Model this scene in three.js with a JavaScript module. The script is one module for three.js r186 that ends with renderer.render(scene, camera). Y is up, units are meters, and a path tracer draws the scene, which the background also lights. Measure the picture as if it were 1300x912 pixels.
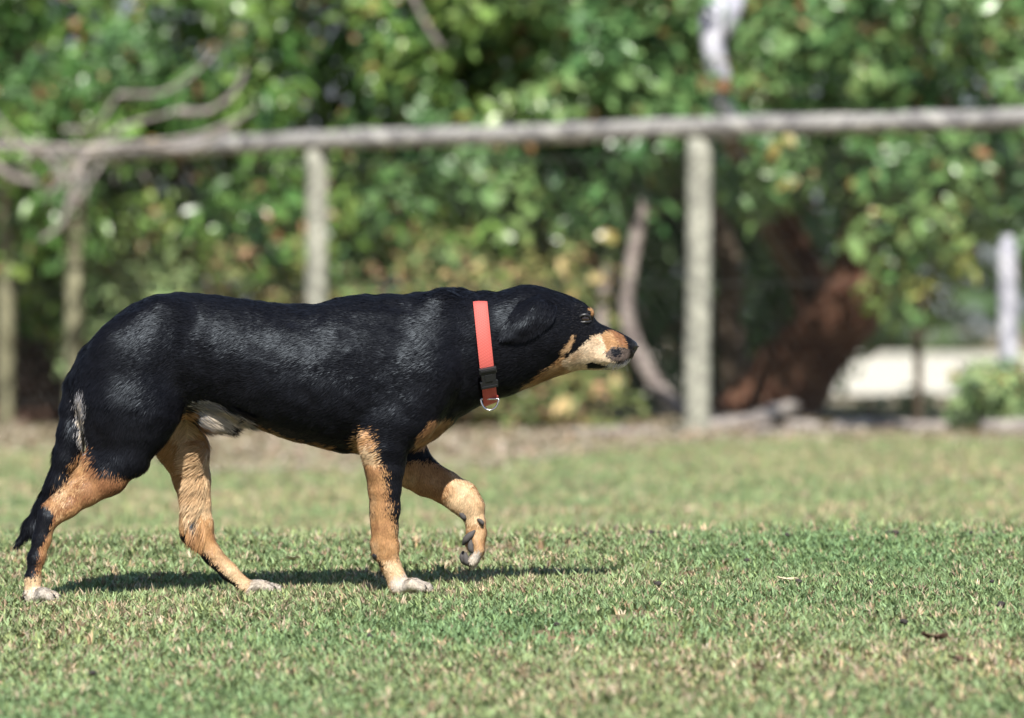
import * as THREE from 'three';
import { mergeGeometries } from 'three/addons/utils/BufferGeometryUtils.js';
import { ImprovedNoise } from 'three/addons/math/ImprovedNoise.js';

// ---------------------------------------------------------------- camera, sky, sun, exposure
const scene = new THREE.Scene();
const EYE = 0.45, FOCUS = 10, FPX = 7300;              // a long lens 10 m from the dog, 0.45 m above the lawn
const camera = new THREE.PerspectiveCamera(2 * Math.atan(456 / FPX) * 180 / Math.PI, 1300 / 912, 0.5, 600);
camera.position.set(0, EYE, FOCUS);
camera.rotation.x = -Math.atan(40 / FPX);
camera.updateMatrixWorld();
camera.focus = FOCUS - 0.07;
camera.userData.fStop = camera.getFocalLength() / 44;  // aperture about 44 mm across

const sunDir = new THREE.Vector3(0.05, 0.74, 0.67).normalize();
// clear midday sky: pale haze at the horizon, light blue overhead, even all round
const skyMap = (() => {
  const W = 64, H = 32, d = new Float32Array(W * H * 4);
  for (let y = 0; y < H; y++) for (let x = 0; x < W; x++) {
    const e = Math.sin(((y + 0.5) / H - 0.5) * Math.PI), t = Math.pow(1 - Math.max(0, e), 2.6), i = (y * W + x) * 4;
    [[0.15, 0.66], [0.265, 0.70], [0.50, 0.76]].forEach(([z, h], c) => { d[i + c] = e < -0.02 ? [0.2, 0.2, 0.15][c] : z + (h - z) * t; }); d[i + 3] = 1;
  }
  const m = new THREE.DataTexture(d, W, H, THREE.RGBAFormat, THREE.FloatType); m.mapping = THREE.EquirectangularReflectionMapping; m.magFilter = THREE.LinearFilter; m.needsUpdate = true; return m;
})();
scene.background = skyMap; scene.environment = skyMap;
scene.backgroundIntensity = scene.environmentIntensity = 0.66;
const sun = new THREE.DirectionalLight(new THREE.Color(1, 0.95, 0.87), 5);
sun.name = 'sun'; sun.position.copy(sunDir).multiplyScalar(40); sun.castShadow = true;
sun.shadow.mapSize.set(4096, 4096);
Object.assign(sun.shadow.camera, { left: -8, right: 8, top: 8, bottom: -16, near: 1, far: 90 });
scene.add(sun, sun.target);

const renderer = new THREE.WebGLRenderer({ antialias: true });
renderer.toneMapping = THREE.LinearToneMapping;
renderer.toneMappingExposure = 1.45;
renderer.shadowMap.enabled = true;

// ---------------------------------------------------------------- helpers
let seed = 7;
const rnd = () => { seed = (seed + 0x6d2b79f5) | 0; let t = Math.imul(seed ^ (seed >>> 15), 1 | seed); t = (t + Math.imul(t ^ (t >>> 7), 61 | t)) ^ t; return ((t ^ (t >>> 14)) >>> 0) / 4294967296; };
const rr = (a, b) => a + (b - a) * rnd();
const gauss = () => (rnd() + rnd() + rnd() + rnd() - 2) * 0.87;
const { clamp, lerp, smoothstep } = THREE.MathUtils;
const V = (x, y, z) => new THREE.Vector3(x, y, z);
const noiseGen = new ImprovedNoise();
const noise = (x, y, z = 0.37) => noiseGen.noise(x + 31.7, y + 17.3, z + 5.1);
const fbm = (x, y, z = 0.37, o = 4) => { let s = 0, a = 0.5; for (let i = 0; i < o; i++) { s += a * noise(x, y, z); x *= 2.03; y *= 2.03; z *= 2.03; a *= 0.5; } return s; };
// a survey sight line: the bearing and fall read off the photograph, taken at a chosen distance from the eye
const at = (px, py, d) => V((px - 650) / FPX * d, EYE + (416 - py) / FPX * d, FOCUS - d);
const names = new Map();
const numbered = (n) => { const k = names.get(n) ?? 0; names.set(n, k + 1); return k ? `${n}_${String(k).padStart(3, '0')}` : n; };
const shade = (o) => { o.castShadow = true; o.receiveShadow = true; return o; };
function tag(o, label, category, group) { o.userData.label = label; o.userData.category = category; if (group) o.userData.group = group; return o; }
function thing(name, label, category, pos = [0, 0, 0], group) {
  const o = new THREE.Group(); o.name = numbered(name); o.position.set(...pos); scene.add(o);
  return tag(o, label, category, group);
}
function part(name, geo, mat, parent) { const m = shade(new THREE.Mesh(geo, mat)); m.name = name; parent.add(m); return m; }
function structure(name, geo, mat) { const m = shade(new THREE.Mesh(geo, mat)); m.name = numbered(name); m.userData.kind = 'structure'; scene.add(m); return m; }

function dataTex(w, h, fn, srgb = true) {
  const d = new Uint8Array(w * h * 4);
  for (let y = 0; y < h; y++) for (let x = 0; x < w; x++) { const c = fn(x / w, y / h), i = (y * w + x) * 4; d[i] = clamp(c[0], 0, 1) * 255; d[i + 1] = clamp(c[1], 0, 1) * 255; d[i + 2] = clamp(c[2], 0, 1) * 255; d[i + 3] = 255; }
  const t = new THREE.DataTexture(d, w, h); t.wrapS = t.wrapT = THREE.RepeatWrapping; t.magFilter = THREE.LinearFilter; t.minFilter = THREE.LinearMipmapLinearFilter; t.generateMipmaps = true; t.needsUpdate = true;
  if (srgb) t.colorSpace = THREE.SRGBColorSpace;
  return t;
}
const per = (u, v, f, s) => { const a = u * 2 * Math.PI, b = v * 2 * Math.PI, r = f / (2 * Math.PI); return fbm(Math.cos(a) * r + s, Math.sin(a) * r + Math.cos(b) * r, Math.sin(b) * r + s, 4); };
// limb: a round, tapering tube through points with radii
function limb(pts, radii, sides = 10, steps = 8, rough = 0) {
  const c = new THREE.CatmullRomCurve3(pts, false, 'centripetal'), n = (pts.length - 1) * steps, fr = c.computeFrenetFrames(n, false);
  const pos = [], uv = [], idx = []; let len = 0, last = c.getPoint(0);
  for (let i = 0; i <= n; i++) {
    const t = i / n, p = c.getPointAt(t), k = Math.min(pts.length - 2, Math.floor(t * (pts.length - 1))), f = t * (pts.length - 1) - k, r = lerp(radii[k], radii[k + 1], f);
    len += p.distanceTo(last); last = p;
    for (let j = 0; j <= sides; j++) {
      const a = (j % sides) / sides * 2 * Math.PI, q = r * (1 + rough * noise(p.x * 9 + Math.cos(a) * 2, p.y * 9 + Math.sin(a) * 2, p.z * 9));
      pos.push(p.x + (fr.normals[i].x * Math.cos(a) + fr.binormals[i].x * Math.sin(a)) * q, p.y + (fr.normals[i].y * Math.cos(a) + fr.binormals[i].y * Math.sin(a)) * q, p.z + (fr.normals[i].z * Math.cos(a) + fr.binormals[i].z * Math.sin(a)) * q);
      uv.push(j / sides * r * 6.28, len);
      if (i < n && j < sides) { const o = i * (sides + 1) + j, s = sides + 1; idx.push(o, o + 1, o + s, o + 1, o + s + 1, o + s); }
    }
  }
  for (const e of [0, n]) { const b = pos.length / 3, p = c.getPoint(e ? 1 : 0); pos.push(p.x, p.y, p.z); uv.push(0, e ? len : 0); for (let j = 0; j < sides; j++) { const o = e * (sides + 1) + j; e ? idx.push(b, o, o + 1) : idx.push(b, o + 1, o); } }
  const g = new THREE.BufferGeometry(); g.setAttribute('position', new THREE.Float32BufferAttribute(pos, 3)); g.setAttribute('uv', new THREE.Float32BufferAttribute(uv, 2)); g.setIndex(idx); g.computeVertexNormals();
  return g;
}
function copies(name, geo, mat, list, parent) {       // list of [matrix, color]
  const m = shade(new THREE.InstancedMesh(geo, mat, list.length)); m.name = parent ? name : numbered(name); m.userData.kind = 'stuff';
  list.forEach(([mx, c], i) => { m.setMatrixAt(i, mx); m.setColorAt(i, c); });
  (parent ?? scene).add(m); return m;
}
const col = (r, g, b) => new THREE.Color().setRGB(r, g, b);

// ---------------------------------------------------------------- ground
// the lawn rises gently to the right, with a low swell just behind the dog and a hollow beyond it
function ground(x, z) {
  const d = FOCUS - z, l = smoothstep(-x, -0.1, 0.9);
  let h = 0.029 * (x < 0.1 ? 1.6 * Math.tanh((x - 0.1) / 1.6) + 0.1 : 0.1 + 0.25 * Math.tanh((x - 0.1) / 0.25)) * (1 - 0.6 * smoothstep(d, 15, 40));
  h -= 0.05 * (z > 0.12 ? Math.min(z, 3.5) - 0.12 : 0);
  const crest = 0.05 * 0.88 + 0.02 * l, rise = z < -0.12 ? Math.pow(Math.min(1, (-z - 0.12) / 0.88), 1.5) * crest : 0, fall = smoothstep(d, 10.95, 13.6), back = smoothstep(d, 15, 23);
  h += lerp(rise, lerp(-0.042, 0, back), fall);
  h += 0.005 * noise(x * 1.3, z * 1.3) + 0.003 * noise(x * 5, z * 5);
  return h;
}
const SOIL = 0.012;
{
  const xs = [], zs = [];
  for (let x = -120; x <= 120;) { xs.push(x); x += Math.abs(x + 0.01) < 4 ? 0.08 : Math.max(0.2, Math.abs(x) * 0.22); }
  for (let z = 14; z >= -420;) { zs.push(z); z -= z > -17 ? 0.09 : Math.max(0.3, (-z - 15) * 0.15); }
  const pos = [], uv = [], idx = [];
  for (const z of zs) for (const x of xs) { pos.push(x, ground(x, z) - SOIL, z); uv.push(x / 0.9, z / 0.9); }
  for (let j = 0; j < zs.length - 1; j++) for (let i = 0; i < xs.length - 1; i++) { const o = j * xs.length + i; idx.push(o, o + 1, o + xs.length, o + 1, o + xs.length + 1, o + xs.length); }
  const g = new THREE.BufferGeometry(); g.setAttribute('position', new THREE.Float32BufferAttribute(pos, 3)); g.setAttribute('uv', new THREE.Float32BufferAttribute(uv, 2)); g.setIndex(idx); g.computeVertexNormals();
  const tex = dataTex(512, 512, (u, v) => { const n = per(u, v, 60, 2), m = per(u, v, 12, 9), k = clamp(0.5 + n * 1.1, 0, 1), w = clamp(0.5 + m * 1.6, 0, 1); return [0.36 + 0.22 * k + 0.05 * w, 0.35 + 0.19 * k - 0.02 * w, 0.25 + 0.15 * k]; });
  structure('lawn', g, new THREE.MeshStandardMaterial({ map: tex, roughness: 0.95, bumpMap: tex, bumpScale: 0.006 }));
}
// ---- grass
function tuftGeo(blades, len, wid, spread, stand) {
  const pos = [], colr = [], idx = [];
  for (let b = 0; b < blades; b++) {
    const a = rr(0, 6.283), l = len * rr(0.55, 1.15), w = wid * rr(0.7, 1.2), lean = rr(0.25, 1) * stand, ox = gauss() * spread, oz = gauss() * spread, fa = a + rr(-1.2, 1.2) + Math.PI / 2;
    const dx = Math.cos(a), dz = Math.sin(a), wx = Math.cos(fa) * w / 2, wz = Math.sin(fa) * w / 2, t = rr(0.8, 1.2), base = pos.length / 3;
    const y1 = l * 0.5 * Math.cos(lean * 0.7), h1 = l * 0.5 * Math.sin(lean * 0.7), y2 = y1 + l * 0.5 * Math.cos(lean * 1.35), h2 = h1 + l * 0.5 * Math.sin(lean * 1.35);
    pos.push(ox - wx, -0.004, oz - wz, ox + wx, -0.004, oz + wz, ox + dx * h1 - wx, y1, oz + dz * h1 - wz, ox + dx * h1 + wx, y1, oz + dz * h1 + wz, ox + dx * h2, y2, oz + dz * h2);
    const y = rr(0, 1);
    for (let k = 0; k < 5; k++) colr.push(t * lerp(1, 1.25, y), t, t * lerp(1, 0.8, y));
    idx.push(base, base + 1, base + 2, base + 1, base + 3, base + 2, base + 2, base + 3, base + 4);
  }
  const g = new THREE.BufferGeometry(); g.setAttribute('position', new THREE.Float32BufferAttribute(pos, 3)); g.setAttribute('color', new THREE.Float32BufferAttribute(colr, 3)); g.setIndex(idx); g.computeVertexNormals();
  return g;
}
const grassMat = new THREE.MeshPhysicalMaterial({ vertexColors: true, roughness: 0.62, side: THREE.DoubleSide, specularIntensity: 0.7 });
// where the paws stand, blades are pressed down
const pawSpots = [[at(48, 760, 9.93), 0.04], [at(332, 751, 10.07), 0.042], [at(522, 749, 9.92), 0.042]];
// bed of bark and fallen leaves along the fence: near edge as sight lines on the ground
const bedEdge = [[-900, 23], [-200, 22], [0, 22.6], [90, 22.2], [180, 21], [270, 19.6], [480, 19.2], [640, 19.3], [760, 20.4], [860, 22], [960, 22.6], [1300, 22.4], [2200, 22.2]].map(([px, d]) => at(px, 416, d));
function bedNear(x) { let k = 0; while (k < bedEdge.length - 2 && bedEdge[k + 1].x < x) k++; const a = bedEdge[k], b = bedEdge[k + 1], t = clamp((x - a.x) / (b.x - a.x), 0, 1); return lerp(a.z, b.z, t) + 0.35 * noise(x * 1.7, 3.3) + 0.12 * noise(x * 7, 1.1); }
{
  const near = Array.from({ length: 5 }, () => []), far = Array.from({ length: 4 }, () => []), dummy = new THREE.Object3D();
  const nearGeo = Array.from({ length: 5 }, () => tuftGeo(7, 0.021, 0.0030, 0.008, 1.1)), farGeo = Array.from({ length: 4 }, () => tuftGeo(7, 0.028, 0.0055, 0.016, 1.05));
  function sow(z0, z1, dens, lists, k) {
    const half = (z) => (FOCUS - z) * 0.089 * 1.2 + 0.15;
    const area = (z1 - z0) * (half(z0) + half(z1)), n = Math.round(area * dens), hm = Math.max(half(z0), half(z1));
    for (let i = 0; i < n; i++) {
      const z = rr(z0, z1), x = rr(-hm, hm); if (Math.abs(x) > half(z)) continue;
      const b = bedNear(x) - z; if (b > -0.4 && rnd() < smoothstep(b, -0.4, 1.1)) continue;
      if (b > 1.2) continue;
      const patch = fbm(x * 1.1, z * 0.9, 2.2), dry = clamp(0.36 + patch * 0.9 + 0.22 * smoothstep(-z, 1.5, 6), 0.06, 0.93), bare = fbm(x * 2.3, z * 1.6, 8.1);
      if (bare > 0.19 && rnd() < 0.72) continue;
      let s = rr(0.7, 1.25) * (1 + 0.3 * patch), flat = 1;
      for (const [p, r] of pawSpots) { const q = Math.hypot(x - p.x, (z - p.z) * 0.8); if (q < r) flat = 0.35; if (z > p.z && z < p.z + 0.16 && Math.abs(x - p.x) < r) flat = Math.min(flat, 0.75); }
      dummy.position.set(x, ground(x, z) - SOIL + 0.001, z); dummy.rotation.set(gauss() * 0.22, rr(0, 6.283), gauss() * 0.22); dummy.scale.set(s, s * flat, s); dummy.updateMatrix();
      const v = rr(0.55, 1.3), c = rnd() < dry * 0.46 ? (rnd() < 0.6 ? col(0.44 * v, 0.40 * v, 0.30 * v) : col(0.33 * v, 0.29 * v, 0.22 * v)) : col((0.155 + 0.14 * dry) * v, (0.295 + 0.08 * dry) * v, (0.14 + 0.055 * dry) * v);
      lists[Math.floor(rnd() * lists.length)].push([dummy.matrix.clone(), c]);
    }
  }
  sow(-1.35, 2.6, 8200, near, 1);
  sow(-7, -1.35, 2300, far, 1);
  sow(-14.5, -7, 1400, far, 1.2);
  near.forEach((l, i) => tag(copies('grass', nearGeo[i], grassMat, l), 'short green and straw coloured lawn grass around the paws', 'grass'));
  far.forEach((l, i) => tag(copies('grass', farGeo[i], grassMat, l), 'paler dry lawn grass running back to the bark bed', 'grass'));
}
// ---- bed of bark and leaf litter
{
  const pos = [], uv = [], idx = [], nx = 120, nz = 60;
  for (let j = 0; j <= nz; j++) for (let i = 0; i <= nx; i++) { const x = lerp(-7, 7, i / nx), z0 = bedNear(x), z = lerp(z0, -24, (j / nz) ** 1.4); pos.push(x, ground(x, z) - SOIL + 0.006 + 0.02 * smoothstep(z0 - z, 0, 0.6) + 0.02 * fbm(x * 4, z * 4) * smoothstep(z0 - z, 0.05, 0.6), z); uv.push(x / 1.3, z / 1.3); }
  for (let j = 0; j < nz; j++) for (let i = 0; i < nx; i++) { const o = j * (nx + 1) + i; idx.push(o, o + 1, o + nx + 1, o + 1, o + nx + 2, o + nx + 1); }
  const g = new THREE.BufferGeometry(); g.setAttribute('position', new THREE.Float32BufferAttribute(pos, 3)); g.setAttribute('uv', new THREE.Float32BufferAttribute(uv, 2)); g.setIndex(idx); g.computeVertexNormals();
  const tex = dataTex(512, 512, (u, v) => { const n = per(u, v, 70, 4), m = per(u, v, 16, 1), k = clamp(0.5 + n * 1.5, 0, 1), w = clamp(0.5 + m * 1.5, 0, 1); return [0.43 + 0.2 * k + 0.04 * w, 0.41 + 0.18 * k + 0.03 * w, 0.32 + 0.16 * k]; });
  structure('bark_bed', g, new THREE.MeshStandardMaterial({ map: tex, roughness: 0.95, bumpMap: tex, bumpScale: 0.012 }));
  const chip = new THREE.BufferGeometry(); chip.setAttribute('position', new THREE.Float32BufferAttribute([-0.5, 0, 0, 0, 0.12, 0.22, 0.5, 0.02, 0, 0, 0.1, -0.22, 0, -0.02, 0], 3)); chip.setIndex([0, 1, 4, 1, 2, 4, 2, 3, 4, 3, 0, 4]); chip.computeVertexNormals();
  const list = [], d = new THREE.Object3D();
  for (let i = 0; i < 9000; i++) {
    const x = rr(-4, 4), z0 = bedNear(x), z = z0 + 0.5 - (rnd() ** 1.3) * 9; if (z > z0 && rnd() < (z - z0) * 1.8) continue;
    d.position.set(x, ground(x, z) + 0.012 + (z < z0 - 0.5 ? 0.01 : -0.004), z); d.rotation.set(gauss() * 0.7, rr(0, 6.28), gauss() * 0.7); d.scale.setScalar(rr(0.02, 0.06)); d.updateMatrix();
    const v = rr(0.6, 1.5), k = rnd();
    list.push([d.matrix.clone(), k < 0.4 ? col(0.30 * v, 0.235 * v, 0.185 * v) : k < 0.8 ? col(0.36 * v, 0.32 * v, 0.25 * v) : col(0.27 * v, 0.18 * v, 0.12 * v)]);
  }
  tag(copies('leaf_litter', chip, new THREE.MeshStandardMaterial({ roughness: 0.8, side: THREE.DoubleSide }), list), 'brown fallen leaves and bark chips along the fence foot', 'leaf litter');
}
// ---- pale gravel track far beyond the hedge
{
  const g = new THREE.PlaneGeometry(160, 60, 60, 20); g.rotateX(-Math.PI / 2); g.translate(10, 0, -57);
  const p = g.attributes.position, uv = g.attributes.uv;
  for (let i = 0; i < p.count; i++) { p.setY(i, ground(p.getX(i), p.getZ(i)) + 0.01); uv.setXY(i, p.getX(i) / 4, p.getZ(i) / 4); }
  g.computeVertexNormals();
  const tex = dataTex(256, 256, (u, v) => { const n = per(u, v, 40, 3), k = 0.84 + n * 0.2; return [k, k * 0.97, k * 0.88]; });
  structure('gravel_road', g, new THREE.MeshStandardMaterial({ map: tex, roughness: 0.95 }));
}

// ---------------------------------------------------------------- fence
const barkTex = (base, amp, s) => dataTex(256, 256, (u, v) => { const n = per(u, v * 0.999, 26, s), m = per(u, v, 7, s + 3), k = n * amp + m * amp * 0.8; return [base[0] + k, base[1] + k, base[2] + k * 0.9]; });
const postTex = barkTex([0.64, 0.64, 0.59], 0.36, 1), railTex = barkTex([0.56, 0.55, 0.54], 0.42, 5);
const postMat = new THREE.MeshStandardMaterial({ map: postTex, roughness: 0.9, bumpMap: postTex, bumpScale: 0.006 });
const railMat = new THREE.MeshStandardMaterial({ map: railTex, roughness: 0.9, bumpMap: railTex, bumpScale: 0.008 });
const paleMat = new THREE.MeshStandardMaterial({ map: barkTex([0.70, 0.70, 0.74], 0.36, 7), roughness: 0.75 });
const deadMat = new THREE.MeshStandardMaterial({ map: barkTex([0.56, 0.53, 0.51], 0.34, 8), roughness: 0.9 });
const trunkMat = new THREE.MeshStandardMaterial({ map: barkTex([0.40, 0.27, 0.205], 0.34, 9), roughness: 0.95 });
const stemMat = new THREE.MeshStandardMaterial({ map: barkTex([0.38, 0.33, 0.28], 0.24, 11), roughness: 0.95 });
const onGround = (px, d) => { const p = at(px, 416, d); p.y = ground(p.x, p.z) - SOIL; return p; };
{
  const f = thing('post_and_rail_fence', 'weathered grey post and rail fence with thin chain mesh in front of hedge', 'fence');
  const olive = new THREE.MeshStandardMaterial({ map: barkTex([0.52, 0.51, 0.41], 0.3, 13), roughness: 0.9 });
  const posts = [[885, 23.7, 0.053], [400, 25.2, 0.048], [94, 26.5, 0.044], [6, 27.2, 0.042], [1440, 22.2, 0.053], [-190, 28.2, 0.05]];
  for (const [px, d, r] of posts) {
    const b = onGround(px, d), top = 1.228;
    const g = limb([V(b.x, b.y - 0.15, b.z), V(b.x + 0.002, 0.4, b.z), V(b.x + 0.008, 0.8, b.z), V(b.x + 0.012, top, b.z)], [r, r * 1.01, r * 0.98, r * 0.96], 16, 6, 0.10);
    part('post', g, px < 200 ? olive : postMat, f);
  }
  const rp = [[1700, 21.2], [1300, 22.6], [885, 23.7], [640, 24.4], [400, 25.2], [250, 25.9], [94, 26.6], [-190, 28.2]].map(([px, d], i) => { const p = at(px, 416, d); p.y = 1.272 + [0, 0, 0.004, -0.006, 0.0, -0.01, -0.012, -0.02][i]; return p; });
  part('rail', limb(rp, [0.042, 0.041, 0.040, 0.043, 0.041, 0.043, 0.039, 0.036], 14, 10, 0.28), railMat, f);
  // chain mesh: zig-zag of thin wires between the ground and the rail
  const wires = [], A = rp[0], B = rp[rp.length - 1], L = A.distanceTo(B), dir = B.clone().sub(A).normalize(), H = 1.1, wireMat = new THREE.MeshStandardMaterial({ color: col(0.16, 0.165, 0.16), metalness: 0.5, roughness: 0.6 });
  const off = V(-dir.z, 0, dir.x).multiplyScalar(-0.062);
  const P = (s, h) => { const t = s / L * (rp.length - 1); let best = A.clone().addScaledVector(dir, s); let x = best.x; let k = 0; while (k < rp.length - 2 && rp[k + 1].x > x) k++; const q = (x - rp[k].x) / (rp[k + 1].x - rp[k].x); best.z = lerp(rp[k].z, rp[k + 1].z, q); best.add(off); best.y = 0.08 + h; return best; };
  for (let s = -H; s < L; s += 0.075) for (const up of [1, -1]) {
    const s0 = clamp(s, 0, L), s1 = clamp(s + H, 0, L); if (s1 - s0 < 0.05) continue;
    const h0 = (s0 - s) / H * H, h1 = (s1 - s) / H * H, seg = 3, pts = [];
    for (let i = 0; i <= seg; i++) { const q = i / seg, h = lerp(h0, h1, q); pts.push(P(lerp(s0, s1, q), up > 0 ? h : H - h)); }
    wires.push(limb(pts, pts.map(() => 0.0006), 3, 1));
  }
  const wm = part('chain_mesh', mergeGeometries(wires), wireMat, f); wm.userData.kind = 'stuff';
  for (const h of [0.02, 0.55, 1.08]) part('strand_wire', limb(Array.from({ length: 8 }, (_, i) => P(L * i / 7, h)), Array(8).fill(0.0014), 5, 2), wireMat, f);
}
// ---------------------------------------------------------------- foliage
function leafGeo(bend) {
  const g = new THREE.BufferGeometry();
  g.setAttribute('position', new THREE.Float32BufferAttribute([0, 0, 0, -0.2, 0.06, 0.3, 0, 0, 0.33, 0.2, 0.06, 0.3, -0.17, 0.03 - bend * 0.4, 0.66, 0, -bend * 0.4, 0.66, 0.17, 0.03 - bend * 0.4, 0.66, 0, -bend, 1], 3));
  g.setIndex([0, 2, 1, 0, 3, 2, 1, 2, 5, 1, 5, 4, 2, 3, 6, 2, 6, 5, 4, 5, 7, 5, 6, 7]); g.computeVertexNormals(); return g;
}
const leafGeos = [leafGeo(0.12), leafGeo(0.3)];
const leafMat = new THREE.MeshPhysicalMaterial({ roughness: 0.31, side: THREE.DoubleSide, specularIntensity: 1 });
const dullLeafMat = new THREE.MeshPhysicalMaterial({ roughness: 0.6, side: THREE.DoubleSide, specularIntensity: 0.6 });
const up = V(0, 1, 0), qA = new THREE.Quaternion(), qB = new THREE.Quaternion();
// clumps: [centre, radius, leaves]; every leaf keeps its place in the clump's outer shell
function crown(parent, clumps, size, tone, mat = leafMat) {
  const lists = [[], []], m = new THREE.Matrix4();
  for (const [c, r, n] of clumps) {
    const leafCol = tone();
    for (let i = 0; i < n; i++) {
      const dir = V(gauss(), gauss(), gauss()).normalize(), k = r * Math.cbrt(rr(0.08, 1.15)), p = c.clone().addScaledVector(dir, k); p.y -= 0.12 * r * rnd(); if (p.y < 0.03) continue;
      const nrm = dir.clone().multiplyScalar(0.8).add(V(gauss() * 0.7, 0.55 + gauss() * 0.6, 0.25 + gauss() * 0.7)).normalize();
      qA.setFromUnitVectors(up, nrm); qB.setFromAxisAngle(up, rr(0, 6.283));
      const s = size * (rnd() < 0.2 ? rr(1.2, 1.7) : rr(0.5, 1.15)); m.compose(p, qA.clone().multiply(qB), V(s * rr(0.85, 1.25), s, s));
      lists[rnd() < 0.5 ? 0 : 1].push([m.clone(), leafCol()]);
    }
  }
  lists.forEach((l, i) => l.length && copies('crown', leafGeos[i], mat, l, parent));
}
const mixc = (a, b, t, v) => col(lerp(a[0], b[0], t) * v, lerp(a[1], b[1], t) * v, lerp(a[2], b[2], t) * v);
// leaf colours: every clump of leaves takes one of the plant's colours, with odd dry leaves among them
const tones = (greens, dry, share) => () => { const g = greens[Math.floor(rnd() * greens.length)]; return () => { const c = rnd() < share ? dry[Math.floor(rnd() * dry.length)] : g, v = rr(0.65, 1.35), y = rr(0.9, 1.15); return col(c[0] * v * y, c[1] * v, c[2] * v); }; };
const dryLeaf = [[0.26, 0.21, 0.06], [0.24, 0.13, 0.06], [0.34, 0.25, 0.12]];
const hedgeTone = tones([[0.075, 0.175, 0.045], [0.11, 0.22, 0.05], [0.15, 0.27, 0.06], [0.19, 0.31, 0.075], [0.10, 0.20, 0.07]], dryLeaf, 0.07);
const coolTone = tones([[0.07, 0.17, 0.055], [0.10, 0.21, 0.07], [0.14, 0.255, 0.085], [0.17, 0.28, 0.09]], dryLeaf, 0.06);
const oliveTone = tones([[0.14, 0.18, 0.06], [0.20, 0.22, 0.07], [0.26, 0.26, 0.085], [0.12, 0.19, 0.06]], [[0.42, 0.33, 0.15], [0.32, 0.20, 0.11]], 0.25);
const greyGreen = tones([[0.18, 0.30, 0.115], [0.23, 0.345, 0.145], [0.28, 0.38, 0.165]], dryLeaf, 0.04);
const limeTone = tones([[0.16, 0.24, 0.06], [0.24, 0.29, 0.07], [0.30, 0.33, 0.08]], dryLeaf, 0.1);
// random clumps inside a slab given by sight lines: px range, py range, distance range
function slab(n, [x0, x1], [y0, y1], [d0, d1], r, leaves, keep = () => true) {
  const out = []; let guard = 0;
  while (out.length < n && guard++ < n * 30) { const px = rr(x0, x1), py = rr(y0, y1), d = rr(d0, d1); if (!keep(px, py, d)) continue; const q = rr(0.75, 1.3) * r; out.push([at(px, py, d), q, Math.round(leaves * q * q / (r * r))]); }
  return out;
}
function stems(parent, base, tops, r) { for (const t of tops) { const mid = base.clone().lerp(t, 0.5).add(V(gauss() * 0.12, 0.05, gauss() * 0.1)); part('trunk', limb([base.clone().add(V(0, -0.1, 0)), mid, t], [r, r * 0.75, r * 0.3], 8, 6, 0.15), stemMat, parent); } }
// the hollow under the big tree, where no foliage hangs
const hollow = (px, py) => { const e = ((px - 925) / 178) ** 2 + ((py - 400) / 200) ** 2, f = ((px - 1050) / 78) ** 2 + ((py - 365) / 125) ** 2; return e < 1 || f < 1; };
const gapRight = (px, py) => px > 1030 && py > 395 - 0.08 * (px - 1030) && px < 1255;

const hedge = [
  ['hedge_shrub', 'tall glossy green hedge shrub behind the tangle of dead grey branches', -60, [-260, 110], 400, [26.9, 29], hedgeTone],
  ['hedge_shrub', 'tall glossy green hedge shrub above the pale green bush', 190, [70, 320], 300, [26.6, 28.6], hedgeTone],
  ['hedge_shrub', 'tall glossy green hedge shrub behind the fence post over the dog\'s back', 400, [270, 530], 320, [26.1, 28.2], hedgeTone],
  ['hedge_shrub', 'tall yellow-green hedge shrub above the olive undergrowth', 560, [470, 690], 330, [25.7, 27.8], hedgeTone],
  ['hedge_shrub', 'tall dense hedge shrub beside the dark hollow, left of the big trunk', 730, [640, 840], 330, [25.4, 27.6], coolTone],
];
for (const [name, label, px, xr, yb, dr, tone] of hedge) {
  const b = onGround(px, dr[0] + 1.1), t = thing(name, label, 'shrub', [0, 0, 0], 'hedge shrubs behind the fence');
  stems(t, b, [at(px - 60, 100, dr[0] + 0.9), at(px + 50, 60, dr[0] + 1.2), at(px + 5, -60, dr[0] + 1.4)], 0.045);
  crown(t, [...(px < 0 ? slab(40, [-80, 70], [-150, 190], [28.2, 29.6], 0.3, 110) : []), ...slab(44, xr, [-130, yb], [dr[0] - 0.1, dr[0] + 0.9], 0.165, 85, (a, y) => !hollow(a, y)), ...slab(62, xr, [-320, yb - 40], [dr[0] + 0.6, dr[1]], 0.27, 115, (a, y) => !hollow(a, y)), ...slab(22, xr, [yb - 60, 500], [dr[0] + 0.9, dr[1] + 0.4], 0.26, 90, (a, y) => !hollow(a, y))], 0.075, tone);
}
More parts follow.
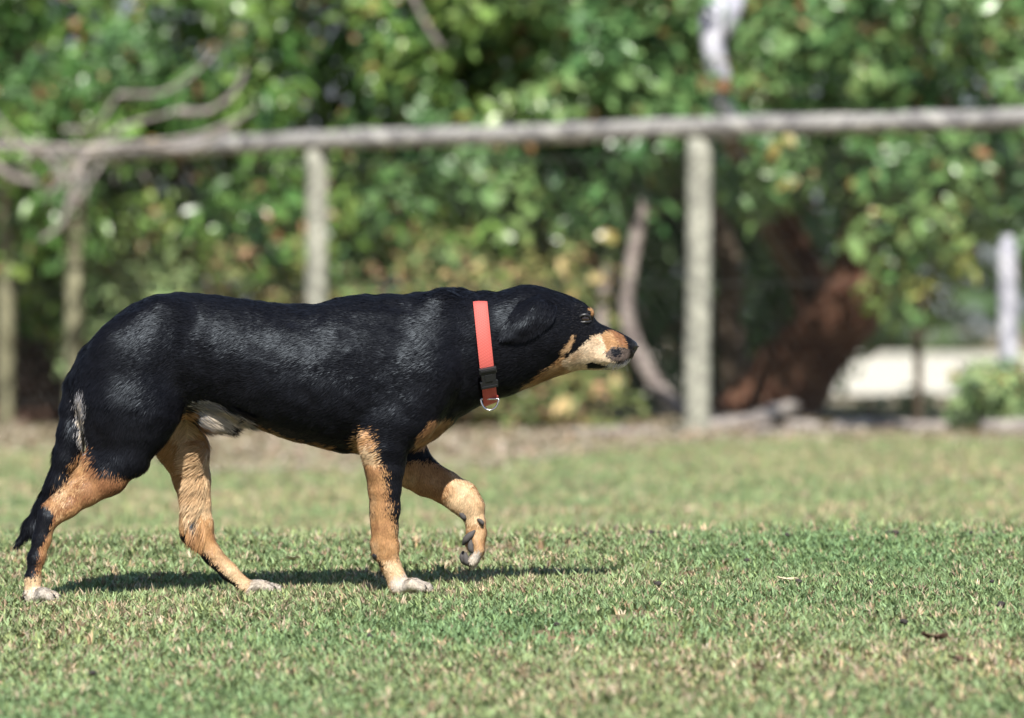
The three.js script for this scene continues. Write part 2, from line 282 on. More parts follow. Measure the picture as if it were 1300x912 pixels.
// the big tree over the hollow
{
  const t = thing('big_tree', 'broad dark tree with a reddish leaning trunk and one white-barked limb', 'tree');
  const D = 27.0;
  part('trunk', limb([at(962, 552, D), at(985, 508, D), at(1026, 450, D - 0.1), at(1078, 388, D - 0.25), at(1112, 300, D - 0.3), at(1110, 180, D - 0.1), at(1110, -40, D)], [0.24, 0.18, 0.165, 0.16, 0.14, 0.11, 0.08], 16, 6, 0.18), trunkMat, t);
  part('trunk', limb([at(1040, 425, D + 0.05), at(1030, 370, D + 0.1), at(1005, 310, D + 0.1), at(985, 260, D), at(990, 180, D), at(980, -30, D + 0.2)], [0.10, 0.09, 0.075, 0.07, 0.065, 0.05], 14, 6, 0.2), trunkMat, t);
  part('trunk', limb([at(950, 545, D + 0.5), at(925, 420, D + 0.5), at(925, 340, D + 0.4), at(890, 240, D + 0.4), at(860, 80, D + 0.4)], [0.09, 0.07, 0.06, 0.05, 0.03], 12, 6, 0.2), stemMat, t);
  part('limb', limb([at(1030, 380, D), at(992, 325, 26.4), at(962, 270, 25.7), at(942, 215, 25.0), at(924, 165, 24.5)], [0.04, 0.034, 0.034, 0.036, 0.045], 12, 6, 0.4), stemMat, t);
  part('limb', limb([at(926, 172, 24.5), at(922, 150, 24.45), at(911, 90, 24.4), at(905, 40, 24.4), at(915, -40, 24.6)], [0.048, 0.05, 0.046, 0.055, 0.04], 12, 6, 0.45), paleMat, t).userData.label = 'white-barked upper limb';
  part('branch', limb([at(905, 50, 24.4), at(925, 20, 24.4), at(945, -30, 24.6)], [0.045, 0.04, 0.03], 10, 5, 0.3), paleMat, t);
  const notLimb = (px, py) => Math.abs(px - 911) < 46;
  crown(t, [
    ...slab(62, [790, 1330], [-130, 235], [24.85, 26.1], 0.165, 85, (a, y) => !hollow(a, y) && !notLimb(a, y)),
    ...slab(135, [780, 1500], [-380, 200], [25.7, 28.6], 0.28, 110, (a, y) => !hollow(a, y)),
    ...slab(40, [1040, 1420], [180, 385], [25.0, 26.6], 0.16, 60, (a, y) => !hollow(a, y) && !gapRight(a, y) && (y < 330 - (1300 - a) * 0.05 || rnd() < 0.35)),
    ...slab(20, [900, 990], [165, 250], [24.8, 25.2], 0.09, 40), ...slab(5, [885, 945], [-10, 150], [24.2, 24.4], 0.06, 10),
    ...slab(150, [740, 1180], [-260, 185], [26.8, 30.2], 0.3, 115)], 0.075, coolTone);
}
// dark thicket standing at the back of the hollow
for (const [px, label] of [[800, 'dark leafy thicket at the back of the hollow, beside the bare vine'], [900, 'dark leafy thicket deep in the hollow behind the bare post'], [1010, 'dark leafy thicket in the hollow behind the big trunk']]) {
  const t = thing('thicket', label, 'shrub', [0, 0, 0], 'thickets in the hollow'), b = onGround(px, 29.6);
  stems(t, b, [at(px - 20, 330, 29.5), at(px + 30, 280, 29.8)], 0.035);
  crown(t, slab(26, [px - 90, px + 75], [180, 530], [29.0, 30.3], 0.27, 80), 0.08, coolTone, dullLeafMat);
}
// undergrowth
const under = [
  ['undergrowth_bush', 'pale grey-green soft bush between the two thin left fence posts and the rump', [105, 235], [275, 470], [26.85, 27.3], 34, 0.13, 75, greyGreen],
  ['undergrowth_bush', 'yellow and brown leafed bush beside the fence post over the dog\'s back', [215, 385], [275, 430], [25.8, 26.6], 22, 0.13, 55, oliveTone],
  ['undergrowth_bush', 'olive undergrowth bush above the dog\'s shoulder', [430, 580], [320, 520], [25.0, 26], 30, 0.15, 60, oliveTone],
  ['undergrowth_bush', 'olive undergrowth bush above the dog\'s collar and head', [560, 740], [330, 520], [24.6, 25.6], 34, 0.15, 60, oliveTone],
  ['undergrowth_bush', 'low grey-green bush by the foot of the bare vine', [670, 790], [430, 545], [24.4, 25.2], 16, 0.12, 45, oliveTone],
  ['undergrowth_bush', 'small green bush in front of the pale track, under the white post', [1225, 1335], [478, 532], [23.6, 24.1], 18, 0.075, 50, greyGreen],
  ['undergrowth_bush', 'small sparse bush in front of the pale track, beside the big trunk', [1050, 1180], [505, 535], [26.6, 27.6], 9, 0.07, 40, greyGreen],
  ['undergrowth_bush', 'yellow-green hanging bush between the big trunk and the white post', [1110, 1225], [280, 375], [25.2, 26], 8, 0.10, 36, limeTone],
];
for (const [name, label, xr, yr, dr, n, r, l, tone] of under) {
  const t = thing(name, label, 'bush', [0, 0, 0], 'undergrowth bushes'), b = onGround((xr[0] + xr[1]) / 2, (dr[0] + dr[1]) / 2);
  stems(t, b, [at(lerp(xr[0], xr[1], 0.3), yr[0] + 20, dr[0] + 0.3), at(lerp(xr[0], xr[1], 0.7), yr[0] + 30, dr[0] + 0.4)], 0.018);
  crown(t, slab(n, xr, yr, dr, r, l), 0.062, tone, dullLeafMat);
}
// earth bank of roots and litter at the left, behind the posts
{
  const t = thing('litter_heap', 'dark brown heap of roots and dead leaves behind the left posts', 'leaf heap');
  const c = at(20, 500, 28.2), g = new THREE.SphereGeometry(1, 40, 20, 0, 6.283, 0, 1.57), p = g.attributes.position;
  for (let i = 0; i < p.count; i++) { const x = p.getX(i), y = p.getY(i), z = p.getZ(i), k = 1 + 0.35 * fbm(x * 3, y * 3, z * 3); p.setXYZ(i, c.x + x * 0.75 * k, -0.05 + y * 0.42 * k, c.z + z * 0.5 * k); }
  g.computeVertexNormals(); part('heap', g, new THREE.MeshStandardMaterial({ map: barkTex([0.30, 0.23, 0.20], 0.3, 21), roughness: 1 }), t);
  const l = [], m = new THREE.Matrix4();
  for (let i = 0; i < 900; i++) { const a = rr(0, 6.28), e = rr(0.1, 1.5), k = 1.03, q = V(Math.cos(a) * Math.cos(e), Math.sin(e), Math.sin(a) * Math.cos(e)), kk = 1 + 0.35 * fbm(q.x * 3, q.y * 3, q.z * 3); qA.setFromEuler(new THREE.Euler(gauss(), rr(0, 6.28), gauss())); m.compose(V(c.x + q.x * 0.75 * k * kk, -0.05 + q.y * 0.42 * k * kk + 0.01, c.z + q.z * 0.5 * k * kk), qA, V(1, 1, 1).multiplyScalar(rr(0.04, 0.09))); const v = rr(0.5, 1.5); l.push([m.clone(), rnd() < 0.6 ? col(0.17 * v, 0.10 * v, 0.07 * v) : col(0.28 * v, 0.2 * v, 0.17 * v)]); }
  copies('fallen_leaves', leafGeos[1], dullLeafMat, l, t);
}
// dark shrub behind the left posts
{
  const t = thing('thicket', 'dark brown-leafed thicket behind the left posts under the dead branches', 'shrub'), b = onGround(40, 29.4);
  stems(t, b, [at(20, 250, 29.3), at(70, 260, 29.5)], 0.03);
  crown(t, slab(34, [-150, 120], [225, 470], [28.7, 29.8], 0.26, 80), 0.08, coolTone, dullLeafMat);
}
// bare vine and dead branches
{
  const vineMat = new THREE.MeshStandardMaterial({ map: barkTex([0.47, 0.43, 0.41], 0.32, 15), roughness: 0.95 });
  const t = thing('bare_vine', 'grey bare vine stem curving down in front of the dark hollow', 'vine');
  part('stem', limb([at(818, 255, 25.6), at(806, 310, 25.5), at(796, 370, 25.3), at(800, 420, 25.1), at(822, 470, 24.9), at(848, 508, 24.8), at(880, 528, 24.7), at(930, 540, 24.6)], [0.024, 0.03, 0.032, 0.032, 0.036, 0.036, 0.034, 0.024], 10, 6, 0.25), vineMat, t);
  part('stem', limb([at(772, 330, 25.7), at(764, 400, 25.5), at(766, 470, 25.3), at(752, 535, 25.2)], [0.018, 0.024, 0.028, 0.03], 10, 6, 0.25), vineMat, t);
}
function deadBranch(label, runs, d) {
  const t = thing('dead_branch', label, 'branch', [0, 0, 0], 'dead grey branches tangled over the left end of the rail');
  for (const [pts, r] of runs) part('twig', limb(pts.map(([x, y, o = 0]) => at(x, y, d + o)), pts.map((_, i) => 0.75 * r * (1 - 0.6 * i / pts.length)), 8, 6, 0.35), deadMat, t);
}
deadBranch('dead grey branch lying along the left end of the rail, twigs curling up', [[[[-60, 195], [0, 186], [110, 188], [190, 182], [250, 172], [290, 158], [325, 138]], 0.026], [[[180, 183], [240, 190], [270, 176], [300, 160]], 0.02], [[[225, 142], [262, 141], [292, 124], [305, 104], [312, 88]], 0.022], [[[110, 188], [160, 160], [225, 142]], 0.016]], 25.3);
deadBranch('dead grey branch forking down past the thin left post', [[[[130, 185], [105, 205], [82, 228], [62, 245]], 0.028], [[[105, 205], [88, 255], [78, 285], [52, 305]], 0.024], [[[-30, 190], [5, 218], [24, 228], [46, 231]], 0.03], [[[82, 228], [50, 190], [20, 175], [-20, 130]], 0.018]], 25.8);
deadBranch('thin dead grey twig arching in the leaves above the rail', [[[[150, 120], [205, 118], [240, 98], [262, 78], [275, 62]], 0.016], [[[80, 165], [120, 160], [150, 120]], 0.014]], 25.9);
deadBranch('tangle of thin dead grey twigs hanging below the left end of the rail', Array.from({ length: 12 }, (_, i) => { const x = rr(-20, 150), y = rr(165, 215), dx = rr(-45, 45), dy = rr(15, 75); return [[[x, y, rr(-0.3, 0.3)], [x + dx * 0.5 + rr(-12, 12), y + dy * 0.4, rr(-0.3, 0.3)], [x + dx, y + dy, rr(-0.3, 0.3)]], rr(0.009, 0.018)]; }), 26.1);
deadBranch('straight brown twig high in the hedge', [[[[510, -40], [535, 20], [560, 60]], 0.022]], 25.5);
// logs and sticks on the bark bed
const logs = [
  ['grey weathered log lying at the right end of the bark bed', [[1250, 553, 23.4], [1300, 552, 23.3], [1390, 556, 23.2]], [0.036, 0.04, 0.035]],
  ['long pale log along the bark bed below the pale track', [[1060, 546, 24.2], [1130, 548, 24.1], [1215, 549, 24.1]], [0.028, 0.034, 0.026]],
  ['crooked grey log at the foot of the big trunk', [[890, 541, 24.3], [940, 536, 24.3], [985, 524, 24.5], [1010, 516, 24.9]], [0.03, 0.04, 0.036, 0.022]],
  ['thick grey root lying right of the bare post', [[915, 535, 24.9], [960, 540, 24.7], [1040, 543, 24.5]], [0.034, 0.036, 0.02]],
];
for (const [label, pts, r] of logs) { const p = pts.map(([x, y, d]) => at(x, y, d)); p.forEach((q, i) => { const g = ground(q.x, q.z) + r[i] * 0.8; if (q.y < g || i < 2) q.y = g; }); const m = tag(shade(new THREE.Mesh(limb(p, r, 10, 6, 0.3), deadMat)), label, "log", "logs on the bark bed"); m.name = numbered("log"); scene.add(m); }
{
  const t = thing('leaning_stick', 'thin pale stick leaning out of the small bush at the right', 'stick');
  part('stick', limb([at(1218, 462, 25.2), at(1262, 492, 24.9), at(1310, 530, 24.6)], [0.012, 0.016, 0.018], 8, 5, 0.2), deadMat, t);
}
for (const [a, b, label] of [[[700, 548, 23.4], [820, 538, 23.6], 'thin grey stick on the bark bed below the muzzle'], [[760, 552, 23], [860, 545, 23.4], 'thin grey stick just left of the bare post'], [[1000, 548, 23.6], [1090, 540, 23.8], 'thin grey stick right of the crooked log'], [[940, 553, 23.1], [1010, 549, 23.3], 'short grey stick in front of the thick root']]) {
  const t = thing('stick', label, 'stick', [0, 0, 0], 'sticks on the bark bed'), p = at(...a), q = at(...b), m = p.clone().lerp(q, 0.5); for (const k of [p, q, m]) k.y = ground(k.x, k.z) + 0.016; m.y += 0.008;
  part('stick', limb([p, m, q], [0.011, 0.014, 0.009], 7, 6, 0.25), deadMat, t);
}
// white post at the right
{
  const t = thing('white_post', 'white painted post standing behind the fence in front of leaves', 'post'), b = onGround(1281, 24.2);
  part('shaft', limb([V(b.x, b.y - 0.1, b.z), V(b.x, 0.3, b.z), V(b.x - 0.004, 0.55, b.z), V(b.x - 0.008, 0.80, b.z)], [0.043, 0.043, 0.042, 0.04], 14, 6, 0.06), paleMat, t);
  part('cap', limb([V(b.x - 0.008, 0.79, b.z), V(b.x - 0.006, 0.815, b.z), V(b.x - 0.008, 0.84, b.z)], [0.026, 0.03, 0.022], 12, 4), paleMat, t);
}
// far wood beyond the track
{
  const l = [], m = new THREE.Matrix4();
  for (let i = 0; i < 7000; i++) { const x = rr(-60, 60), h = rr(0, 1), z = -92 - rr(0, 10), top = 3.0 + 1.6 * fbm(x * 0.12, 3) + 0.8 * fbm(x * 0.6, 8); qA.setFromEuler(new THREE.Euler(rr(0, 6), rr(0, 6), rr(0, 6))); m.compose(V(x, h * top, z), qA, V(1, 1, 1).multiplyScalar(rr(0.5, 1.1))); l.push([m.clone(), mixc([0.04, 0.08, 0.03], [0.10, 0.15, 0.06], rnd(), rr(0.7, 1.2))]); }
  tag(copies('far_wood', leafGeos[0], dullLeafMat, l), 'low line of far green trees beyond the pale track', 'wood');
}
// ---------------------------------------------------------------- the dog
// drawn in side view at 730 units to the metre: X and Y turn a side-view drawing unit into metres
const X = (u) => (u - 650) / 730, Y = (v) => 0.45 + (416 - v) / 730;
const J = (u, v, z) => { const k = (10 - z) / 10; return [(u - 650) / 730 * k, 0.45 + (416 - v) / 730 * k, z]; };
// trunk, neck and head: top line, under line, half width, egg shape (wider above when positive)
const profile = [
  [90, 482, 498, 0.006, 0], [93, 471, 510, 0.026, 0], [97, 462, 526, 0.040, 0], [103, 450, 540, 0.052, 0], [113, 436, 550, 0.064, 0], [138, 410, 556, 0.078, 0], [160, 393, 554, 0.085, 0], [184, 380.5, 548, 0.089, 0], [210, 374, 538, 0.088, 0],
  [235, 372.5, 524, 0.083, 0], [260, 374.5, 520, 0.080, 0], [300, 379, 534, 0.086, 0], [343, 385, 549, 0.099, -0.05], [377, 387, 561, 0.107, -0.05], [405, 386, 567, 0.111, -0.05], [425, 380.5, 573, 0.112, -0.05], [445, 376.5, 575, 0.111, -0.05], [480, 374.5, 577, 0.107, -0.05],
  [514, 373, 576, 0.102, -0.1], [536, 371, 567, 0.098, -0.1], [556, 368, 554, 0.092, -0.05], [574, 366.5, 538, 0.084, 0], [585, 367.5, 528, 0.080, 0], [600, 370, 520, 0.077, 0], [617, 370, 511, 0.073, 0], [632, 371, 505, 0.070, 0], [648, 367, 501, 0.068, 0.02],
  [664, 363.5, 494, 0.066, 0.04], [680, 363.6, 488, 0.0645, 0.06], [700, 368.5, 480, 0.062, 0.1], [720, 375, 473.5, 0.055, 0.1], [733, 381, 470, 0.048, 0.08], [742, 386, 469, 0.043, 0.06], [749, 393, 469.5, 0.039, 0.0], [754, 403, 470, 0.036, -0.06], [760, 410, 470, 0.0335, -0.08], [768, 414, 469.5, 0.031, -0.1],
  [777, 418, 469, 0.0295, -0.08], [785, 421.5, 468, 0.0285, -0.05], [792, 425, 465, 0.0265, 0], [798, 428.5, 459.5, 0.0225, 0], [802.5, 431, 454, 0.0185, 0.1], [806, 433.5, 448.5, 0.0135, 0.1], [808.5, 436.5, 444, 0.008, 0], [809.8, 439, 441.5, 0.003, 0]];
const NP = 1500, prof = [0, 1, 2, 3].map(() => new Float32Array(NP + 1)), px0 = X(profile[0][0]), px1 = X(profile[profile.length - 1][0]);
for (let i = 0, k = 0; i <= NP; i++) {
  const x = lerp(px0, px1, i / NP); while (k < profile.length - 2 && X(profile[k + 1][0]) < x) k++;
  const a = profile[Math.max(0, k - 1)], b = profile[k], c = profile[k + 1], d = profile[Math.min(profile.length - 1, k + 2)], t = (x - X(b[0])) / (X(c[0]) - X(b[0]));
  for (let j = 0; j < 4; j++) {            // cubic through the stations
    const m0 = (c[j + 1] - a[j + 1]) / (c[0] - a[0] || 1) * (c[0] - b[0]), m1 = (d[j + 1] - b[j + 1]) / (d[0] - b[0] || 1) * (c[0] - b[0]), t2 = t * t, t3 = t2 * t;
    prof[j][i] = (2 * t3 - 3 * t2 + 1) * b[j + 1] + (t3 - 2 * t2 + t) * m0 + (3 * t2 - 2 * t3) * c[j + 1] + (t3 - t2) * m1;
  }
}
function trunkField(x, y, z) {
  const f = clamp((x - px0) / (px1 - px0), 0, 1) * NP, i = Math.min(NP - 1, Math.floor(f)), t = f - i, g = (j) => prof[j][i] + (prof[j][i + 1] - prof[j][i]) * t;
  const top = Y(g(0)), bot = Y(g(1)), hy = Math.max(0.003, (top - bot) / 2), cy = (top + bot) / 2, b = (y - cy) / hy, hz = Math.max(0.003, g(2) * (1 + g(3) * clamp(b, -1.2, 1.2)));
  const a = Math.abs(z) / hz, r = Math.pow(Math.pow(a, 2.15) + Math.pow(Math.abs(b), 2.15), 1 / 2.15), over = x < px0 ? px0 - x : x > px1 ? x - px1 : 0;
  return Math.max((r - 1) * Math.min(hy, hz), 0) + Math.min((r - 1) * Math.min(hy, hz), 0) + over;
}
const prims = [];                            // tapered bones: ends, radii, flattening across, blend
function bone(a, b, ra, rb, flat = 1, k = 0.012) {
  const A = J(...a), B = J(...b), R = Math.max(ra, rb) + k * 2;
  prims.push({ A, B, ra, rb, flat, k, lo: [0, 1, 2].map((i) => Math.min(A[i], B[i]) - R - 0.02), hi: [0, 1, 2].map((i) => Math.max(A[i], B[i]) + R + 0.02) });
}
const chain = (pts, flat, k) => { for (let i = 0; i < pts.length - 1; i++) bone(pts[i].slice(0, 3), pts[i + 1].slice(0, 3), pts[i][3], pts[i + 1][3], flat, k); };
const claws = [];
// standing paw: heel, length of the toes, all in drawing units
function paw(u, v, z, len, r, drop = 0) {
  bone([u, v - 7, z], [u + len * 0.45, v - 6.5, z], r * 1.25, r * 1.25, 1.15, 0.006);
  [[-1.55, 0.80], [-0.55, 1], [0.55, 1], [1.55, 0.80]].forEach(([s, q]) => {
    const zz = z + s * r * 1.18, kx = u + len * 0.55 * q, tx = u + len * q;
    bone([u + len * 0.3, v - 7.5, z + s * r * 0.7], [kx, v - 9.5, zz], r * 0.85, r * 0.86, 1, 0.005);
    bone([kx, v - 9.5, zz], [tx - 4, v - 5, zz], r * 0.82, r * 0.74, 1, 0.002);
    claws.push([J(tx - 3, v - 7, zz), J(tx + 3.5, v - 3, zz), r * 0.33]);
  });
  bone([u - 3, v - 5, z], [u + 5, v - 4, z], r * 0.9, r * 0.9, 1.3, 0.005);
}
for (const s of [1, -1]) {                   // muscles shared by both sides
  bone([562, 395, 0.050 * s], [545, 470, 0.072 * s], 0.030, 0.048, 0.6, 0.024);
  bone([545, 470, 0.070 * s], [520, 525, 0.076 * s], 0.048, 0.050, 0.6, 0.022);
  bone([522, 465, 0.078 * s], [482, 545, 0.086 * s], 0.032, 0.028, 0.62, 0.02);
  bone([210, 412, 0.048 * s], [172, 452, 0.052 * s], 0.04, 0.058, 0.7, 0.03);
  bone([663, 420, 0.036 * s], [700, 430, 0.040 * s], 0.032, 0.026, 0.7, 0.015);
  bone([733, 391, 0.026 * s], [747, 398, 0.026 * s], 0.010, 0.010, 1, 0.008);
  bone([777, 455, 0.019 * s], [790, 455, 0.015 * s], 0.012, 0.010, 1, 0.008);
  bone([762, 452, 0.023 * s], [778, 455, 0.020 * s], 0.013, 0.012, 1, 0.01);
}
// near hind leg, pushed back
chain([[166, 455, 0.050, 0.064], [170, 522, 0.060, 0.072], [160, 578, 0.064, 0.041]], 0.6, 0.028);
chain([[162, 575, 0.066, 0.0370], [138, 606, 0.066, 0.0297], [110, 625, 0.066, 0.0228], [85, 643, 0.067, 0.0185], [65, 657, 0.068, 0.0176]], 0.72, 0.01);
chain([[112, 588, 0.062, 0.0096], [88, 616, 0.064, 0.0064], [56, 646, 0.068, 0.0084]], 0.8, 0.012);
chain([[60, 659, 0.068, 0.0168], [53, 685, 0.069, 0.0148], [46, 708, 0.070, 0.0136], [41, 735, 0.071, 0.0119], [41, 748, 0.071, 0.0125]], 0.85, 0.008);
paw(38, 763, 0.071, 36, 0.0098);
bone([132, 515, 0.050], [126, 582, 0.058], 0.034, 0.020, 0.7, 0.025);
// far hind leg, reaching forward
chain([[175, 480, -0.05, 0.0637], [212, 530, -0.062, 0.0528], [234, 572, -0.07, 0.0396], [244, 610, -0.074, 0.0282], [247.5, 640, -0.076, 0.0232], [250, 670, -0.077, 0.0241], [254, 684, -0.077, 0.0218]], 0.68, 0.02);
chain([[238, 655, -0.075, 0.010], [236, 681, -0.077, 0.0085]], 0.8, 0.012);
chain([[252, 682, -0.077, 0.0202], [268, 702, -0.077, 0.0159], [290, 726, -0.077, 0.0142], [308, 741, -0.077, 0.0125]], 0.85, 0.008);
paw(309, 753, -0.077, 48, 0.0098);
// near foreleg, upright
chain([[500, 540, 0.080, 0.042], [489, 572, 0.081, 0.0365]], 0.66, 0.02);
chain([[489, 572, 0.081, 0.0365], [488, 596, 0.080, 0.0325], [488, 618, 0.079, 0.0275], [489, 645, 0.078, 0.0245], [489, 672, 0.077, 0.0208], [489, 695, 0.076, 0.0222], [495, 716, 0.076, 0.0160], [503, 734, 0.076, 0.0172]], 0.74, 0.008);
chain([[466, 556, 0.096, 0.0125], [470, 570, 0.095, 0.012], [471, 588, 0.088, 0.010]], 0.8, 0.012);
chain([[476, 655, 0.078, 0.006], [478, 690, 0.077, 0.008], [478, 705, 0.077, 0.0068]], 0.9, 0.008);
paw(503, 751, 0.076, 44, 0.0100);
chain([[482, 600, 0.098, 0.006], [483, 640, 0.093, 0.005], [484, 690, 0.090, 0.006]], 0.8, 0.008);
// far foreleg, lifted and folded at the wrist
chain([[500, 545, -0.075, 0.05], [520, 590, -0.078, 0.036], [540, 606, -0.08, 0.0285], [564, 618, -0.082, 0.0258], [588, 633, -0.083, 0.0262], [598, 645, -0.083, 0.0225]], 0.72, 0.015);
chain([[598, 645, -0.083, 0.0225], [603, 662, -0.083, 0.0165], [605, 676, -0.083, 0.0165], [603, 690, -0.083, 0.0175]], 0.85, 0.006);
[[-1.5, 0.8], [-0.5, 1], [0.5, 1], [1.5, 0.85]].forEach(([s, q]) => {
  const z = -0.083 + s * 0.0098;
  bone([604, 684, -0.083 + s * 0.006], [608, 684 + 16 * q, z], 0.0088, 0.0088, 1, 0.004);
  bone([608, 684 + 16 * q, z], [600, 684 + 33 * q, z], 0.0086, 0.0078, 1, 0.003);
  claws.push([J(601, 684 + 33 * q, z), J(595, 684 + 41 * q, z), 0.0033]);
});
// tail
chain([[118, 462, 0, 0.026], [104, 490, 0.004, 0.0235], [96, 520, 0.008, 0.0225], [91, 550, 0.010, 0.0215], [86, 580, 0.006, 0.0205], [76, 612, 0.0, 0.0185], [59, 643, -0.010, 0.0150], [40, 668, -0.008, 0.0095], [22, 689, -0.005, 0.0035]], 0.85, 0.02);
// sheath
chain([[240, 516, 0, 0.020], [266, 529, 0, 0.018], [284, 538, 0, 0.012]], 0.8, 0.022);

const smin = (a, b, k) => { const h = Math.max(k - Math.abs(a - b), 0) / k; return Math.min(a, b) - h * h * k * 0.25; };
function boneDist(q, x, y, z) {
  const { A, B } = q, s = 1 / q.flat, ex = B[0] - A[0], ey = B[1] - A[1], ez = (B[2] - A[2]) * s, x0 = x - A[0], y0 = y - A[1], z0 = (z - A[2]) * s;
  const t = clamp((x0 * ex + y0 * ey + z0 * ez) / (ex * ex + ey * ey + ez * ez || 1), 0, 1), r = q.ra + (q.rb - q.ra) * t, dx = x0 - ex * t, dy = y0 - ey * t, dz = z0 - ez * t;
  return Math.sqrt(dx * dx + dy * dy + dz * dz) - r;
}
// grooves: the mouth line and the nostrils
const cuts = [];
for (const s of [1, -1]) {
  const m = [[744, 464, 0.034], [756, 463, 0.034], [768, 463.5, 0.032], [779, 465, 0.029], [789, 462, 0.024], [797, 456.5, 0.016]];
  for (let i = 0; i < m.length - 1; i++) cuts.push([J(m[i][0], m[i][1], m[i][2] * s), J(m[i + 1][0], m[i + 1][1], m[i + 1][2] * s), 0.0034]);
  cuts.push([J(807.5, 441, 0.0075 * s), J(804, 443.5, 0.011 * s), 0.0024]);
  cuts.push([J(739, 404.5, 0.0445 * s), J(746, 405.5, 0.0415 * s), 0.0045]);
}
const cutDist = (c, x, y, z) => boneDist({ A: c[0], B: c[1], ra: c[2], rb: c[2], flat: 1 }, x, y, z);
function dogField(x, y, z) {
  let d = trunkField(x, y, z);
  for (const q of prims) { if (x < q.lo[0] || x > q.hi[0] || y < q.lo[1] || y > q.hi[1] || z < q.lo[2] || z > q.hi[2]) continue; d = smin(d, boneDist(q, x, y, z), q.k); }
  if (x > 0.1) for (const c of cuts) d = -smin(-d, cutDist(c, x, y, z), 0.003);
  return d + 0.0016 * noise(x * 38, y * 38, z * 38) * (x < -0.05 ? 1 : 0.3);
}
// mesh the field on a 3 mm grid (surface nets), skipping blocks that the skin does not pass
function skin(lo, hi, h) {
  const N = [0, 1, 2].map((i) => Math.ceil((hi[i] - lo[i]) / h) + 1), Bk = 5, F = new Float32Array(N[0] * N[1] * N[2]).fill(1), id = (i, j, k) => (k * N[1] + j) * N[0] + i, live = [];
  for (let k = 0; k < N[2]; k += Bk) for (let j = 0; j < N[1]; j += Bk) for (let i = 0; i < N[0]; i += Bk) {
    const c = dogField(lo[0] + (i + Bk / 2) * h, lo[1] + (j + Bk / 2) * h, lo[2] + (k + Bk / 2) * h), in_ = Math.abs(c) < 0.034;
    for (let c2 = k; c2 < Math.min(k + Bk, N[2]); c2++) for (let b = j; b < Math.min(j + Bk, N[1]); b++) for (let a = i; a < Math.min(i + Bk, N[0]); a++) F[id(a, b, c2)] = in_ ? dogField(lo[0] + a * h, lo[1] + b * h, lo[2] + c2 * h) : c;
    if (in_) live.push([i, j, k]);
  }
  const vid = new Int32Array(N[0] * N[1] * N[2]).fill(-1), pos = [], idx = [], E = [[0, 1], [2, 3], [4, 5], [6, 7], [0, 2], [1, 3], [4, 6], [5, 7], [0, 4], [1, 5], [2, 6], [3, 7]];
  const cells = [];
  for (const [i0, j0, k0] of live) for (let k = Math.max(0, k0 - 1); k < Math.min(k0 + Bk, N[2] - 1); k++) for (let j = Math.max(0, j0 - 1); j < Math.min(j0 + Bk, N[1] - 1); j++) for (let i = Math.max(0, i0 - 1); i < Math.min(i0 + Bk, N[0] - 1); i++) {
    const o = id(i, j, k); if (vid[o] !== -1) continue;
    const f = [F[o], F[id(i + 1, j, k)], F[id(i, j + 1, k)], F[id(i + 1, j + 1, k)], F[id(i, j, k + 1)], F[id(i + 1, j, k + 1)], F[id(i, j + 1, k + 1)], F[id(i + 1, j + 1, k + 1)]];
    let sx = 0, sy = 0, sz = 0, n = 0;
    for (const [a, b] of E) if ((f[a] < 0) !== (f[b] < 0)) { const t = f[a] / (f[a] - f[b]), ax = a & 1, ay = (a >> 1) & 1, az = a >> 2, bx = b & 1, by = (b >> 1) & 1, bz = b >> 2; sx += ax + (bx - ax) * t; sy += ay + (by - ay) * t; sz += az + (bz - az) * t; n++; }
    if (!n) { vid[o] = -2; continue; }
    vid[o] = pos.length / 3; cells.push([i, j, k]); pos.push(lo[0] + (i + sx / n) * h, lo[1] + (j + sy / n) * h, lo[2] + (k + sz / n) * h);
  }
  const quad = (a, b, c, d, flip) => { if (a < 0 || b < 0 || c < 0 || d < 0) return; flip ? idx.push(a, c, b, a, d, c) : idx.push(a, b, c, a, c, d); };
  for (const [i, j, k] of cells) {
    const o = id(i, j, k), s = F[o] < 0;
    if (j && k && (F[id(i + 1, j, k)] < 0) !== s) quad(vid[id(i, j - 1, k - 1)], vid[id(i, j, k - 1)], vid[o], vid[id(i, j - 1, k)], !s);
    if (i && k && (F[id(i, j + 1, k)] < 0) !== s) quad(vid[id(i - 1, j, k - 1)], vid[id(i - 1, j, k)], vid[o], vid[id(i, j, k - 1)], !s);
    if (i && j && (F[id(i, j, k + 1)] < 0) !== s) quad(vid[id(i - 1, j - 1, k)], vid[id(i, j - 1, k)], vid[o], vid[id(i - 1, j, k)], !s);
  }
  const g = new THREE.BufferGeometry(); g.setAttribute('position', new THREE.Float32BufferAttribute(pos, 3)); g.setIndex(idx); g.computeVertexNormals(); return g;
}
